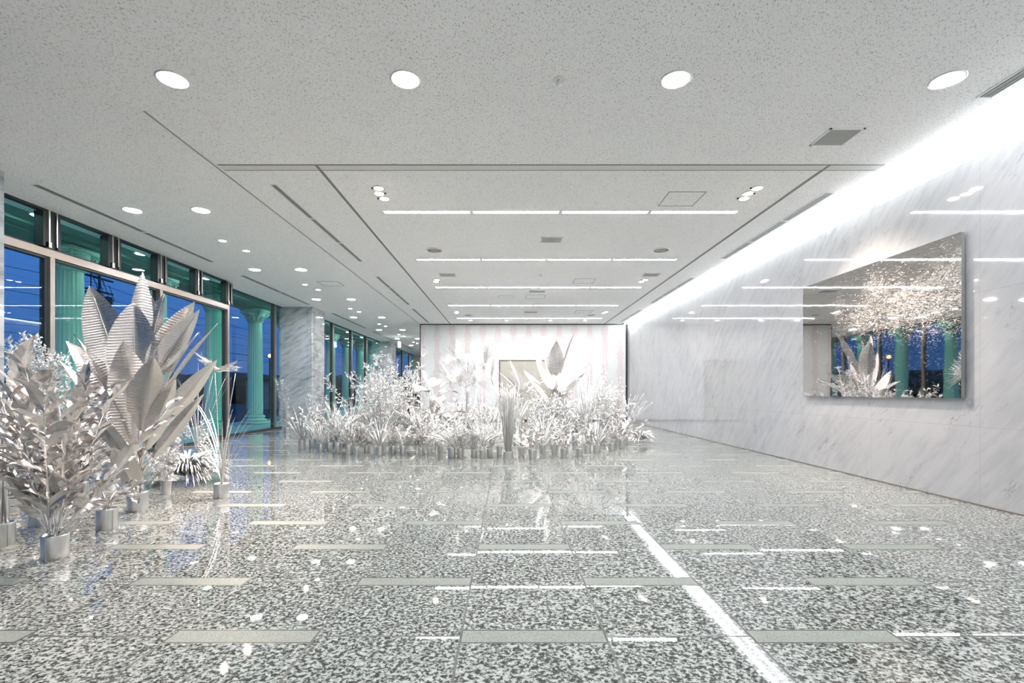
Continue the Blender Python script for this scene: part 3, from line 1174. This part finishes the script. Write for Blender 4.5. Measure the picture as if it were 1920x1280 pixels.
def pot_mesh(r=.06, h=.14, seed=0):
    rr = random.Random(seed)
    mb = MB()
    ph = rr.uniform(0, 6)

    def fn(a, z):
        return 1 + .025 * math.sin(3 * a + ph) + .018 * math.sin(7 * a + 2 * ph + z * 20)
    mb.lathe([(r * .97, 0), (r, .004), (r * 1.0, h * .5), (r * 1.02, h - .004), (r * 1.0, h), (r * .93, h), (r * .92, h - .02)], 28, fn=fn, cap=False)
    mb.lathe([(r * .97, 0), (.01, .001)], 28, fn=fn, cap=False)
    # overlapping seam of the foil sheet
    a0 = rr.uniform(0, 6.28)
    sm = []
    for z in (0, h):
        for a in (a0, a0 + .35):
            k = fn(a, z) * r * (1.04 if a == a0 else 1.012)
            sm.append((k * math.cos(a), k * math.sin(a), z))
    mb.add(sm, [(0, 1, 3, 2)])
    return mb


def crumple_mesh(r, h, seed):
    rr = random.Random(seed)
    mb = MB()
    vs = [(0, 0, h - .004)]
    n = 16
    for j, q in enumerate((.45, .9)):
        for i in range(n):
            a = 2 * math.pi * i / n
            vs.append((r * q * math.cos(a), r * q * math.sin(a), h - .016 + rr.uniform(-.008, .02)))
    fs = [(0, 1 + i, 1 + (i + 1) % n) for i in range(n)]
    fs += [(1 + i, 1 + n + i, 1 + n + (i + 1) % n, 1 + (i + 1) % n) for i in range(n)]
    return mb.add(vs, fs)


POTS = {}


def pot(root, r, h):
    key = (round(r, 3), round(h, 3))
    if key not in POTS:
        POTS[key] = (pot_mesh(r, h, len(POTS)).mesh('can', 'foil_can', True), crumple_mesh(r, h, len(POTS)).mesh('crumpled_foil', 'foil_bright'))
    c = bpy.data.objects.new('can', POTS[key][0])
    COL.objects.link(c)
    c.parent = root
    k = bpy.data.objects.new('crumpled_foil', POTS[key][1])
    COL.objects.link(k)
    k.parent = c
    return c


def plant(name, parts, potd=(.06, .14)):
    root = empty(name, (0, 0, 0))
    if potd:
        pot(root, *potd)
    for nm, mb, m, sm in parts:
        mb.build(nm, m, root, sm)
    return root


# --- species -------------------------------------------------------------
def banana(H, leaves, seed, potr=(.075, .16)):
    """leaves: (azimuth, elevation, start height, petiole, length, width, droop, roll)"""
    r = random.Random(seed)
    root = empty('banana_plant', (0, 0, 0))
    pot(root, *potr)
    st = MB()
    for k in range(7):
        a = 6.28 * k / 7
        st.tube([(.03 * math.cos(a), .03 * math.sin(a), potr[1] - .03), (.035 * math.cos(a), .035 * math.sin(a), .3), (.02 * math.cos(a), .02 * math.sin(a), .5)], [.017, .016, .008], 6)
    st.build('stem', 'foil', root, True)
    for (az, el, z0, pe, L, w, dr, ro) in leaves:
        mb = MB()
        d = sph(math.radians(az), math.radians(el))
        hz = Vector((d.x, d.y, 0))
        hz = hz.normalized() if hz.length > 1e-3 else Vector((1, 0, 0))
        p0 = hz * .025 + UP * z0
        p1 = p0 + (UP * .5 + d * .5).normalized() * pe * .5
        p2 = p1 + d * pe * .5
        mb.tube([p0, p1, p2], [.016, .013, .010], 6)
        ns = max(60, int(L * (250 if w > .1 else 90)))
        blade(mb, p2 - d * .01, d, L, w, dr, ns, .22, math.radians(ro), 'banana', 4, .0022 * min(1, w / .2), int(L * 42), wave=.005)
        # raised midrib
        q, dd = p2 - d * .01, d.copy()
        ax = d.cross(UP)
        ax = ax.normalized() if ax.length > .05 else Vector((1, 0, 0))
        pts = [q.copy()]
        for i in range(12):
            q = q + dd * L / 12
            dd = (Matrix.Rotation(-dr / 12 * (.4 + 1.2 * i / 12), 3, ax) @ dd).normalized()
            pts.append(q.copy())
        mb.tube(pts, [.008 * (1 - i / 14) for i in range(13)], 5)
        mb.build('leaf', 'foil_satin', root, True)
    return root


def broad_shrub(H, seed, nst=9, leaf=(.17, .055), spread=1.0, per=13, lo=.8, bend=.4):
    r = random.Random(seed)
    st, lf = MB(), MB()
    for k in range(nst):
        az = 6.283 * k / nst + r.uniform(-.3, .3)
        el = r.uniform(lo, 1.45) if k else 1.5
        L = H * r.uniform(.75, 1.0)
        pts = curve_pts((r.uniform(-.02, .02), r.uniform(-.02, .02), .11), sph(az, el / max(.8, spread)), L, bend, 9, r, .05)
        st.tube(pts, [.009 - .0007 * i for i in range(len(pts))], 6)
        for j in range(per):
            t = .18 + .82 * j / (per - 1)
            i = min(len(pts) - 2, int(t * (len(pts) - 1)))
            f = t * (len(pts) - 1) - i
            p = pts[i].lerp(pts[i + 1], min(1, f))
            d = (pts[i + 1] - pts[i]).normalized()
            sd = d.cross(UP)
            sd = sd.normalized() if sd.length > .1 else rv(r)
            v = (d * 1.0 + sd * (1 if j % 2 else -1) * r.uniform(.45, .85) + UP * r.uniform(-.15, .3) + rv(r) * .25).normalized()
            blade(lf, p, v, leaf[0] * r.uniform(.7, 1.25), leaf[1] * r.uniform(.8, 1.2), r.uniform(.3, 1.0), 6, .3, r.uniform(-.7, .7), 'lance', 1, wave=.006)
    return [('stem', st, 'foil', True), ('foliage', lf, 'foil_satin', False)]


def leafy_bush(H, seed, nst=10, nleaf=34, leaf=(.05, .022), spread=.8, upright=.4, start=.3, twig=.16):
    """branching stems carrying many small leaves"""
    r = random.Random(seed)
    st, lf = MB(), MB()
    for k in range(nst):
        az = r.uniform(0, 6.283)
        el = 1.5708 - r.uniform(.05, spread)
        L = H * r.uniform(.7, 1.02) / max(.75, math.sin(el))
        pts = curve_pts((r.uniform(-.025, .025), r.uniform(-.025, .025), .11), sph(az, el), L, .25, 8, r, .08)
        st.tube(pts, [.0065 - .0006 * i for i in range(len(pts))], 5)
        tips = []
        for q in range(5):
            t = start + (1 - start) * q / 5
            i = min(7, int(t * 8))
            v = ((pts[i + 1] - pts[i]).normalized() * .8 + rv(r) * .8 + UP * upright * .4).normalized()
            tp = curve_pts(pts[i], v, twig * r.uniform(.6, 1.3) * H, .2, 3, r, .12)
            st.tube(tp, [.003, .0025, .002, .0015], 4)
            tips.append(tp)
        allp = [(pts[i], pts[i + 1]) for i in range(int(start * 8), 8)] + [(tp[i], tp[i + 1]) for tp in tips for i in range(3)]
        for j in range(nleaf):
            a, b = allp[r.randrange(len(allp))]
            p = a.lerp(b, r.random())
            d = ((b - a).normalized() * .6 + rv(r) * .9 + UP * upright * .3).normalized()
            leaflet(lf, p, d, leaf[0] * r.uniform(.6, 1.35), leaf[1] * r.uniform(.7, 1.3), rv(r), r.uniform(.1, .45))
    return [('stem', st, 'foil', True), ('foliage', lf, 'foil_bright', False)]


def grass(H, seed, n=30, w=.012, spread=.6, droop=.9, z0=.11, rad=.03):
    r = random.Random(seed)
    lf = MB()
    for k in range(n):
        az = r.uniform(0, 6.283)
        el = 1.5708 - r.uniform(.03, spread)
        blade(lf, (rad * math.cos(az) * r.random(), rad * math.sin(az) * r.random(), z0), sph(az, el), H * r.uniform(.6, 1.08), w * r.uniform(.7, 1.3), r.uniform(.25, droop), 10, .35, r.uniform(-.5, .5), 'grass')
    return [('foliage', lf, 'foil', True)]


def dome(Rd, H, seed, n=170):
    r = random.Random(seed)
    lf = MB()
    for k in range(n):
        az = r.uniform(0, 6.283)
        el = r.uniform(.35, 1.45)
        L = (Rd + H) * r.uniform(.75, 1.05)
        blade(lf, (.03 * math.cos(az), .03 * math.sin(az), H * .25), sph(az, el), L, .028 * r.uniform(.7, 1.2), 1.2 + el * .95, 10, .3, r.uniform(-.3, .3), 'lance')
    for v in range(len(lf.v)):
        x, y, z = lf.v[v]
        lf.v[v] = (x, y, max(z, .004 + .01 * ((v * 37) % 10) / 10))
    return [('foliage', lf, 'foil_bright', True)]


def reeds(H, seed, n=46):
    r = random.Random(seed)
    st, lf = MB(), MB()
    for k in range(n):
        az = r.uniform(0, 6.283)
        q = r.random() ** .5
        b = Vector((.045 * q * math.cos(az), .045 * q * math.sin(az), .10))
        pts = curve_pts(b, sph(az, 1.5708 - .17 * q), H * r.uniform(.72, .95), .05, 7, r, .03)
        st.tube(pts, [.0045] * 5 + [.0035, .003, .002], 5)
        for j in range(7):
            i = r.randrange(4, 7)
            p = pts[i].lerp(pts[i + 1], r.random())
            v = ((pts[i + 1] - pts[i]).normalized() + rv(r) * .7).normalized()
            blade(lf, p, v, r.uniform(.06, .14), .009, .4, 3, .3, r.uniform(-1, 1), 'grass')
    return [('stem', st, 'foil_can', True), ('foliage', lf, 'foil_bright', False)]


def fan(mb, st, c, az, el, Rf, n, r, arc=4.4):
    """a fan leaf: leaflets radiating from c in the plane facing direction (az, el)"""
    f = sph(az, el)
    u = f.cross(UP)
    u = u.normalized() if u.length > .1 else Vector((1, 0, 0))
    v = u.cross(f).normalized()
    for k in range(n):
        a = -arc / 2 + arc * k / (n - 1)
        d = (v * math.cos(a) + u * math.sin(a) + f * .22).normalized()
        blade(mb, c, d, Rf * r.uniform(.85, 1.08), .02, r.uniform(.3, .8), 6, .5, r.uniform(-.2, .2), 'lance')


def fan_palm(H, seed, fans):
    r = random.Random(seed)
    st, lf = MB(), MB()
    tr = curve_pts((0, 0, .1), Vector((.03, 0, 1)), H * .55, .02, 8, r, .03)
    st.tube(tr, [.026, .022, .02, .019, .019, .018, .018, .02, .024], 8)
    top = tr[-1]
    for (az, el, L, Rf, fel) in fans:
        pts = curve_pts(top, sph(az, el), L, .15, 5, r, .02)
        st.tube(pts, [.008, .007, .006, .006, .005, .005], 5)
        fan(lf, st, pts[-1], az, fel, Rf, 30, r)
    return [('trunk', st, 'foil_can', True), ('frond', lf, 'foil_bright', False)]


def feather_palm(H, seed, n=7, nl=26, leafl=.22, el0=(.75, 1.4), trunk=.35):
    r = random.Random(seed)
    st, lf = MB(), MB()
    st.tube([(0, 0, .1), (.01, 0, H * trunk * .5), (0, .01, H * trunk)], [.022, .018, .015], 7)
    for k in range(n):
        az = 6.283 * k / n + r.uniform(-.25, .25)
        pts = curve_pts((0, 0, H * trunk), sph(az, r.uniform(*el0)), H * (1 - trunk) * r.uniform(.85, 1.1), .9, 10, r, .015)
        st.tube(pts, [.007 - .0005 * i for i in range(11)], 5)
        for j in range(nl):
            t = .25 + .75 * j / nl
            i = min(9, int(t * 10))
            p = pts[i].lerp(pts[i + 1], t * 10 - i)
            d = (pts[i + 1] - pts[i]).normalized()
            sd = d.cross(UP)
            sd = sd.normalized() if sd.length > .05 else Vector((1, 0, 0))
            L = leafl * (1 - .6 * abs(t - .5)) * r.uniform(.85, 1.1)
            for s in (-1, 1):
                blade(lf, p, (d * .6 + sd * s + UP * .15).normalized(), L, .016, .5, 4, .3, 0, 'lance')
    return [('trunk', st, 'foil', True), ('frond', lf, 'foil_bright', False)]


def spiky(H, seed, nst=3, n=60, L=.075, w=.014, lean=.12):
    """upright stems closely set with short pointed leaves"""
    r = random.Random(seed)
    st, lf = MB(), MB()
    for k in range(nst):
        az = r.uniform(0, 6.283)
        pts = curve_pts((.02 * math.cos(az), .02 * math.sin(az), .1), sph(az, 1.5708 - r.uniform(0, lean)), H * r.uniform(.75, 1.0), .05, 8, r, .03)
        st.tube(pts, [.006] * 9, 5)
        for j in range(n):
            t = .12 + .88 * j / n
            i = min(7, int(t * 8))
            p = pts[i].lerp(pts[i + 1], t * 8 - i)
            a = j * 2.4
            blade(lf, p, Vector((math.cos(a), math.sin(a), r.uniform(.2, 1.0))), L * r.uniform(.7, 1.2) * (1.1 - .5 * t), w, .3, 3, .35, 0, 'lance')
    return [('stem', st, 'foil', True), ('foliage', lf, 'foil_bright', False)]


def taro(H, leaves, seed):
    """a few very broad leaves on tall petioles: (azimuth, petiole lean, height, length, width, leaf elevation, droop)"""
    r = random.Random(seed)
    root = empty('broad_leaf_plant', (0, 0, 0))
    pot(root, .065, .15)
    st = MB()
    for k in range(4):
        a = 1.57 * k + .4
        st.tube([(.03 * math.cos(a), .03 * math.sin(a), .12), (.02 * math.cos(a), .02 * math.sin(a), H * .3), (.012 * math.cos(a), .012 * math.sin(a), H * .55)], [.014, .012, .01], 6)
    st.build('stem', 'foil_can', root, True)
    for (az, lean, h, L, w, el, dr) in leaves:
        az = math.radians(az)
        mb = MB()
        top = Vector((math.cos(az) * lean, math.sin(az) * lean, h))
        mb.tube([(0, 0, H * .4), (math.cos(az) * lean * .35, math.sin(az) * lean * .35, H * .4 + (h - H * .4) * .6), top], [.009, .008, .006], 5)
        blade(mb, top, sph(az, math.radians(el)), L, w, dr, 34, .18, r.uniform(-.25, .25), 'banana', 4, .005, int(L * 24), wave=.012)
        mb.build('leaf', 'foil_satin', root, True)
    return root


def sprig(H, seed, n=5, blooms=7, size=.03):
    """thin wiry stems ending in loose tufts of small petals"""
    r = random.Random(seed)
    st, lf = MB(), MB()
    for k in range(n):
        az = r.uniform(0, 6.283)
        pts = curve_pts((0, 0, .1), sph(az, 1.5708 - r.uniform(.05, .5)), H * r.uniform(.65, 1.0), .3, 7, r, .06)
        st.tube(pts, .0035, 4)
        for b in range(blooms):
            i = r.randrange(3, 7)
            c = pts[i].lerp(pts[i + 1], r.random()) + rv(r) * .035
            st.tube([pts[i], c], .0018, 3)
            for j in range(6):
                leaflet(lf, c, (rv(r) + UP * .3).normalized(), size * r.uniform(.7, 1.3), size * .55, rv(r))
    return [('stem', st, 'foil', True), ('blossom', lf, 'foil_bright', False)]


def plume_grass(seed):
    """tall thin grass: wide-spread blades and a bent seed plume on top"""
    r = random.Random(seed)
    lf, st, pm = MB(), MB(), MB()
    BL = [(150, 66, .62), (158, 60, .52), (140, 72, .85), (165, 74, .95), (30, 77, .9), (20, 72, .98), (12, 70, .86), (8, 64, .68), (100, 78, .8), (-60, 80, .7), (-40, 74, .75), (175, 79, .9), (35, 70, .8)]
    for az, el, L in BL:
        blade(lf, (.01, 0, .12), sph(math.radians(az), math.radians(el + 6)), L, .021, .75, 14, .4, r.uniform(-.5, .5), 'grass')
    for az, bend in ((170, .02), (20, .04)):
        pts = curve_pts((0, 0, .12), sph(math.radians(az), 1.49), 1.08, bend, 10, r, .03)
        st.tube(pts, .0045, 5)
    top = Vector((-.03, 0, 1.22))
    for sx, n, L in ((-1, 26, .30), (1, 22, .24)):
        for k in range(n):
            d = Vector((sx, r.uniform(-.35, .35), (.75 if sx < 0 else .32) + r.uniform(-.25, .3))).normalized()
            blade(pm, top + rv(r) * .02, d, L * r.uniform(.5, 1.1), .014, .25, 5, .3, r.uniform(-1, 1), 'grass')
            p = top + d * L * r.uniform(.2, .7)
            leaflet(pm, p, (d + rv(r) * .6).normalized(), .05, .008, rv(r))
    return [('stem', st, 'foil', True), ('foliage', lf, 'foil', True), ('plume', pm, 'foil_bright', False)]


def arching(H, seed, n=16):
    """long arching stalks with a light tuft at the tip"""
    r = random.Random(seed)
    st, lf = MB(), MB()
    for k in range(n):
        az = r.gauss(0, .5)
        pts = curve_pts((0, 0, .1), sph(az, 1.5708 - r.uniform(.05, .5)), H * r.uniform(.7, 1.05), .75, 9, r, .02)
        st.tube(pts, .003, 4)
        for j in range(10):
            i = r.randrange(6, 9)
            p = pts[i].lerp(pts[i + 1], r.random())
            leaflet(lf, p, ((pts[i + 1] - pts[i]).normalized() + rv(r) * .5).normalized(), .05, .012, rv(r))
        blade(lf, (0, 0, .1), sph(r.uniform(0, 6.28), 1.0), H * .4, .014, 1.2, 7, .3, 0, 'grass')
    return [('stem', st, 'foil', True), ('foliage', lf, 'foil_bright', False)]


def put(root, p, label, group, rz=0.0, sc=1.0, cat='plant'):
    root.location = (p[0], p[1], 0)
    root.rotation_euler = (0, 0, rz)
    root.scale = (sc, sc, sc)
    return tag(root, label, cat, group)


GL, GC = 'silver foil plants beside the windows', 'silver foil plants in the centre bed'
# ---- window-side plants -----------------------------------------------
put(plant('broad_leaf_shrub', broad_shrub(1.08, 3, 15, (.19, .062), 1.0, 17, .92, .12), (.066, .145)), G(103, 1046), 'silver foil shrub with lance leaves in a can, nearest the camera at left', GL)
big = [
    (90, 88, 1.08, .2, .78, .17, .03, -72), (45, 80, .98, .2, .72, .30, .05, 25), (165, 66, .72, .3, 1.05, .34, .03, -58), (-88, 88, .86, .2, .72, .36, .0, 10), (110, 76, .75, .25, .95, .34, .1, -15),
    (12, 60, .92, .26, .68, .19, .08, -45), (8, 55, .68, .28, .85, .16, .03, 15), (4, 51, .46, .26, .80, .16, .03, -45), (-22, 60, .32, .22, .72, .15, .1, -35), (2, 53, .26, .22, .70, .11, .05, -60),
    (172, 48, .72, .32, .70, .18, -.1, 30), (178, 43, .54, .30, .74, .17, -.1, 10), (-165, 64, .55, .25, .78, .28, .25, -25), (-72, 78, .40, .16, .90, .33, .12, 10), (-125, 73, .44, .18, .84, .30, .25, -20),
    (-105, 66, .22, .12, .66, .25, .3, -8), (-40, 66, .5, .2, .72, .26, .4, -30), (60, 66, .6, .25, .85, .28, .2, -20), (-80, 58, .12, .1, .46, .20, .2, 5), (150, 62, .5, .25, .8, .25, .25, 20),
    (-150, 58, .24, .18, .55, .2, .3, -30), (20, 68, .85, .25, .8, .26, .1, -45)]
put(banana(2.0, big, 5), G(258, 957), 'tall silver foil banana plant with huge ribbed leaves beside the windows', GL)
low = taro(.3, [(-20, .12, .26, .24, .10, 5, .7), (200, .12, .27, .26, .07, 12, .5), (20, .15, .3, .3, .06, 18, .5), (-70, .1, .24, .2, .11, 0, .8), (150, .1, .3, .2, .06, 30, .6), (90, .1, .28, .2, .07, 20, .7)], 7)
put(low, G(200, 991), 'low silver foil plant with splayed leaves in a can before the banana plant', GL)
put(plant('plume_grass_plant', plume_grass(21), (.066, .135)), G(415, 932), 'thin silver grass with a bent seed plume, standing alone right of the banana plant', GL)
put(plant('mound_grass_plant', dome(.24, .26, 8, 300), None), G(352, 903), 'low dome of silver strap leaves behind the thin plume grass', GL)
put(plant('leafy_plant', leafy_bush(.40, 31, 7, 40, (.06, .03), .7, .4, .3), (.045, .14)), G(312, 926), 'small silver leafy plant in a thin can left of the strap-leaf dome', GL)
put(plant('leafy_plant', leafy_bush(.95, 32, 9, 60, (.075, .034), .75, .4, .25), (.07, .15)), G(77, 985), 'bushy silver foil plant directly behind the nearest lance-leaf shrub', GL)
lt = taro(1.15, [(0, .05, 1.0, .45, .12, 70, .2), (60, .2, .75, .4, .14, 40, .6), (150, .15, .9, .45, .14, 55, .5), (-60, .18, .45, .4, .13, 50, .3), (200, .2, .6, .4, .15, 35, .8), (20, .14, .3, .34, .12, 60, .2)], 9)
put(lt, G(3, 1022), 'broad-leaved silver plant cut off by the left edge of the picture', GL)
put(plant('leafy_plant', leafy_bush(1.62, 33, 17, 190, (.055, .028), .24, .4, .42, .15), (.08, .16)), G(64, 893), 'tall dense silver bush with tiny leaves in front of the leftmost window', GL)
put(plant('leafy_plant', leafy_bush(1.30, 34, 8, 40, (.065, .04), .5, .3, .35), (.07, .16)), G(142, 892), 'airy silver bush with round leaves before the second fluted column', GL)
put(plant('arching_plant', arching(1.35, 35, 12), (.06, .15)), G(112, 884), 'silver plant with long bowed stalks by the bronze window post', GL, 2.6)
put(plant('leafy_plant', leafy_bush(.75, 36, 9, 60, (.085, .045), .85, .3, .2), (.07, .15)), G(207, 895), 'crumpled silver leafy plant in a tall can left of the banana stem', GL)
put(plant('broad_leaf_shrub', broad_shrub(.7, 37, 9, (.15, .06), 1.1, 11), (.065, .14)), G(150, 930), 'mid-height silver shrub between the front shrub and the banana plant', GL)
put(plant('broad_leaf_shrub', broad_shrub(.9, 38, 9, (.17, .07), 1.1, 11), (.065, .14)), G(22, 958), 'silver shrub behind the plant at the left edge', GL)
put(plant('spiky_grass_plant', grass(1.32, 39, 34, .014, .36, .35), (.06, .15)), G(372, 868), 'fountain of stiff silver grass behind the plume grass', GL)
put(plant('spiky_plant', spiky(.62, 40, 3, 60, .09, .018, .08), (.05, .14)), G(386, 884), 'upright silver plant of stacked pointed leaves behind the dome, right one', GL)
put(plant('spiky_plant', spiky(.72, 41, 4, 60, .085, .018, .25), (.05, .14)), G(328, 880), 'upright silver plant of stacked pointed leaves behind the dome, left one', GL)
put(plant('flowering_plant', sprig(.85, 42, 7, 8, .035), (.05, .14)), G(346, 874), 'wiry silver plant with flat flower tufts behind the strap-leaf dome', GL)
put(plant('leafy_plant', leafy_bush(.6, 43, 8, 55, (.07, .04), .9, .3, .2), (.06, .14)), G(95, 922), 'short crumpled silver bush low behind the front shrub', GL)
put(plant('leafy_plant', leafy_bush(1.05, 44, 10, 55, (.06, .03), .7, .3, .3), (.07, .15)), G(178, 872), 'silver bush close to the glass behind the banana leaves', GL)
put(plant('spiky_plant', spiky(1.36, 45, 4, 90, .17, .036, .16), (.05, .14)), G(537, 812), 'slender silver plant of upright leafy stems at the foot of the marble pillar', GL)

# ---- centre bed: the plants that stand out ------------------------------
put(plant('branching_shrub', leafy_bush(1.42, 51, 22, 90, (.085, .026), .62, .5, .45, .17), (.075, .15)), G(716, 842), 'wide silver shrub fanning out from many bare stems at the left of the centre bed', GC)
put(plant('leafy_plant', leafy_bush(1.66, 52, 14, 100, (.06, .02), .34, .9, .3, .14), (.07, .15)), G(742, 826), 'tall upright fine-leaved silver shrub behind the wide fanning shrub', GC)
put(plant('feather_palm', feather_palm(1.55, 53, 7, 24, .2, (.7, 1.35), .5), (.06, .15)), G(703, 820), 'silver palm with bowed thin fronds seen over the wide fanning shrub', GC)
put(plant('leafy_plant', leafy_bush(1.82, 54, 5, 75, (.05, .024), .22, .5, .55), (.06, .15)), G(768, 828), 'tallest airy silver sprig left of the back wall edge', GC)
tl = taro(1.35, [(165, .12, 1.02, .52, .24, 25, .7), (140, .06, 1.05, .50, .10, 62, .1), (178, .2, .72, .46, .17, 10, .6), (20, .12, 1.0, .42, .26, 15, 1.1), (-60, .12, .92, .38, .24, 5, 1.2), (90, .1, 1.1, .4, .2, 40, .7), (15, .25, .66, .42, .15, 5, .6), (-120, .1, 1.0, .36, .22, 20, 1.0)], 55)
put(tl, G(810, 843), 'silver plant with a few very broad pale leaves on tall stalks', GC)
fp = fan_palm(1.62, 56, [(2.6, 1.15, .55, .34, .2), (1.9, 1.3, .42, .3, -.4), (.5, .95, .5, .40, .3), (.1, .45, .42, .38, .1), (2.9, .4, .35, .36, -.2), (-2.2, .3, .25, .34, .4), (-.9, .35, .26, .32, .3), (-1.6, .6, .2, .3, .1), (1.2, .8, .4, .34, .2)])
put(plant('fan_palm', fp, (.07, .15)), G(872, 836), 'tall silver fan palm with round spiky leaves left of the double door', GC, 0, 1.12)
put(plant('reed_bundle', reeds(1.12, 57), (.075, .13)), G(953, 862), 'tight bundle of upright silver reeds in a can before the double door', GC)
put(plant('feather_palm', feather_palm(1.72, 58, 9, 26, .22, (.7, 1.4), .5), (.06, .15)), G(978, 816), 'silver feather palm right in front of the double door', GC)
ctr = [(150, 66, .8, .3, .85, .17, .05, -62), (140, 77, .98, .35, .90, .15, .05, -45), (128, 68, .9, .3, .8, .14, .05, 20), (165, 52, .6, .3, .8, .17, .1, -45), (-85, 86, 1.05, .3, .70, .32, .05, 0), (70, 87, 1.05, .3, .78, .22, .05, -30), (32, 68, 1.05, .35, .95, .16, .05, -50),
       (20, 48, .65, .3, .75, .13, .1, -50), (-30, 60, .6, .3, .6, .24, .6, 10), (-150, 55, .6, .3, .6, .24, .7, -10), (-100, 60, .5, .25, .55, .26, .8, 0), (-60, 50, .5, .3, .5, .24, .8, 0), (90, 70, .7, .3, .8, .26, .3, 10), (175, 38, .5, .3, .7, .16, .4, 20)]
put(banana(1.9, ctr, 59), G(1042, 828), 'silver banana plant with upright pointed leaves right of the double door', GC)
put(plant('leafy_plant', leafy_bush(1.15, 60, 16, 100, (.075, .034), .75, .3, .3, .16), (.07, .15)), G(1037, 834), 'dense rounded silver tree on a bare stem below the centre banana plant', GC)
put(plant('hair_grass_plant', grass(1.48, 61, 75, .011, .34, .5), (.075, .15)), G(1100, 836), 'tall soft silver hair grass right of the centre banana plant', GC)
put(plant('flowering_plant', sprig(1.62, 62, 5, 16, .04), (.06, .15)), G(1122, 834), 'tall wiry silver plant with blossom spikes right of the hair grass', GC)
put(plant('leafy_plant', leafy_bush(1.14, 63, 14, 80, (.08, .024), .5, .6, .25), (.07, .15)), G(1148, 838), 'upright leafy silver shrub near the right end of the centre bed', GC)
put(plant('arching_plant', arching(.95, 64, 20), (.06, .15)), G(1172, 832), 'silver plant with stalks arching out towards the marble wall', GC, .1)
put(plant('mound_grass_plant', dome(.15, .2, 65, 110), None), G(1202, 829), 'low dome of silver strap leaves alone at the right end of the centre bed', GC)
put(plant('mound_grass_plant', dome(.24, .3, 66, 120), (.06, .12)), G(640, 836), 'arching silver strap-leaf plant at the left end of the centre bed', GC)

# ---- centre bed: rows of smaller plants ----------------------------------
KIND = {}


def proto_of(k):
    if k in KIND:
        return KIND[k], True
    sd = 100 + len(KIND)
    if k[0] == 'leafy':
        r = plant('leafy_plant', leafy_bush((.42, .5, .62)[k[1]], sd, (7, 9, 11)[k[1]], (38, 50, 55)[k[1]], ((.055, .03), (.05, .02), (.065, .026))[k[1]], .85, .4, .2, .2), (.05, (.13, .15, .17)[k[1]]))
    elif k[0] == 'spiky':
        r = plant('spiky_plant', spiky((.45, .6, .75)[k[1]], sd, (5, 4, 6)[k[1]], 45, .07, .014, .5), (.048, (.15, .13, .16)[k[1]]))
    elif k[0] == 'flowering':
        r = plant('flowering_plant', sprig((.4, .55, .7)[k[1]], sd, (7, 9, 9)[k[1]], 8, .034), (.046, (.14, .16, .15)[k[1]]))
    elif k[0] == 'grassy':
        r = plant('grass_plant', grass((.42, .55, .7)[k[1]], sd, 60, .012, .8, 1.1), (.055, (.14, .13, .16)[k[1]]))
    elif k[0] == 'broad-leaved':
        r = plant('broad_leaf_shrub', broad_shrub((.36, .46, .6)[k[1]], sd, (7, 8, 9)[k[1]], (.11, .045), 1.1, 9), (.055, (.14, .15, .16)[k[1]]))
    elif k[0] == 'feathery':
        r = plant('feather_palm', feather_palm((.55, .65, .8)[k[1]], sd, 9, 18, .12, (.6, 1.4), .3), (.05, (.15, .14, .16)[k[1]]))
    KIND[k] = r
    return r, False


KN = ['leafy', 'spiky', 'flowering', 'grassy', 'broad-leaved', 'feathery']
ROWS = [
    ('front', [(566, 842), (586, 840), (602, 848), (618, 846), (634, 850), (655, 852), (668, 853), (688, 849), (712, 853), (738, 850), (756, 853), (790, 854), (806, 855), (826, 850), (847, 859), (863, 858), (889, 857), (905, 859), (918, 857), (936, 853),
               (978, 852), (998, 861), (1018, 850), (1040, 853), (1057, 857), (1086, 856), (1102, 848), (1119, 848), (1146, 846), (1166, 839)], 1.0, 'along the front edge of the centre bed'),
    ('middle', [(598, 833), (622, 831), (650, 829), (676, 832), (694, 828), (734, 830), (757, 834), (782, 832), (798, 829), (826, 833), (846, 838), (862, 830), (892, 835), (908, 838), (925, 831), (968, 833), (990, 836), (1012, 829), (1060, 835), (1078, 830), (1092, 827),
                (1130, 829), (1158, 829)], 1.2, 'in the middle row of the centre bed'),
    ('back', [(660, 817), (684, 814), (722, 812), (752, 815), (775, 811), (796, 815), (822, 812), (850, 817), (880, 813), (902, 816), (924, 811), (946, 815), (968, 811), (1000, 813), (1020, 812), (1058, 814), (1082, 812), (1106, 815), (1134, 813), (1156, 816)], 1.35, 'in the back row of the centre bed'),
]
last = None
for rn, pts, sc, where in ROWS:
    for i, p in enumerate(pts):
        k = KN[R.randrange(6)] if rn != 'back' else KN[(R.randrange(6))]
        while k == last:
            k = KN[R.randrange(6)]
        last = k
        root, used = proto_of((k, R.randrange(3)))
        c = copy_tree(root) if used else root
        sz = 'small' if rn == 'front' else 'knee-high' if rn == 'middle' else 'waist-high'
        put(c, G(*p), '%s %s foil plant, %s from left %s' % (sz, k, ORD[i], where), 'small potted foil plants ' + where, R.uniform(0, 6.28), sc * R.uniform(.88, 1.12))
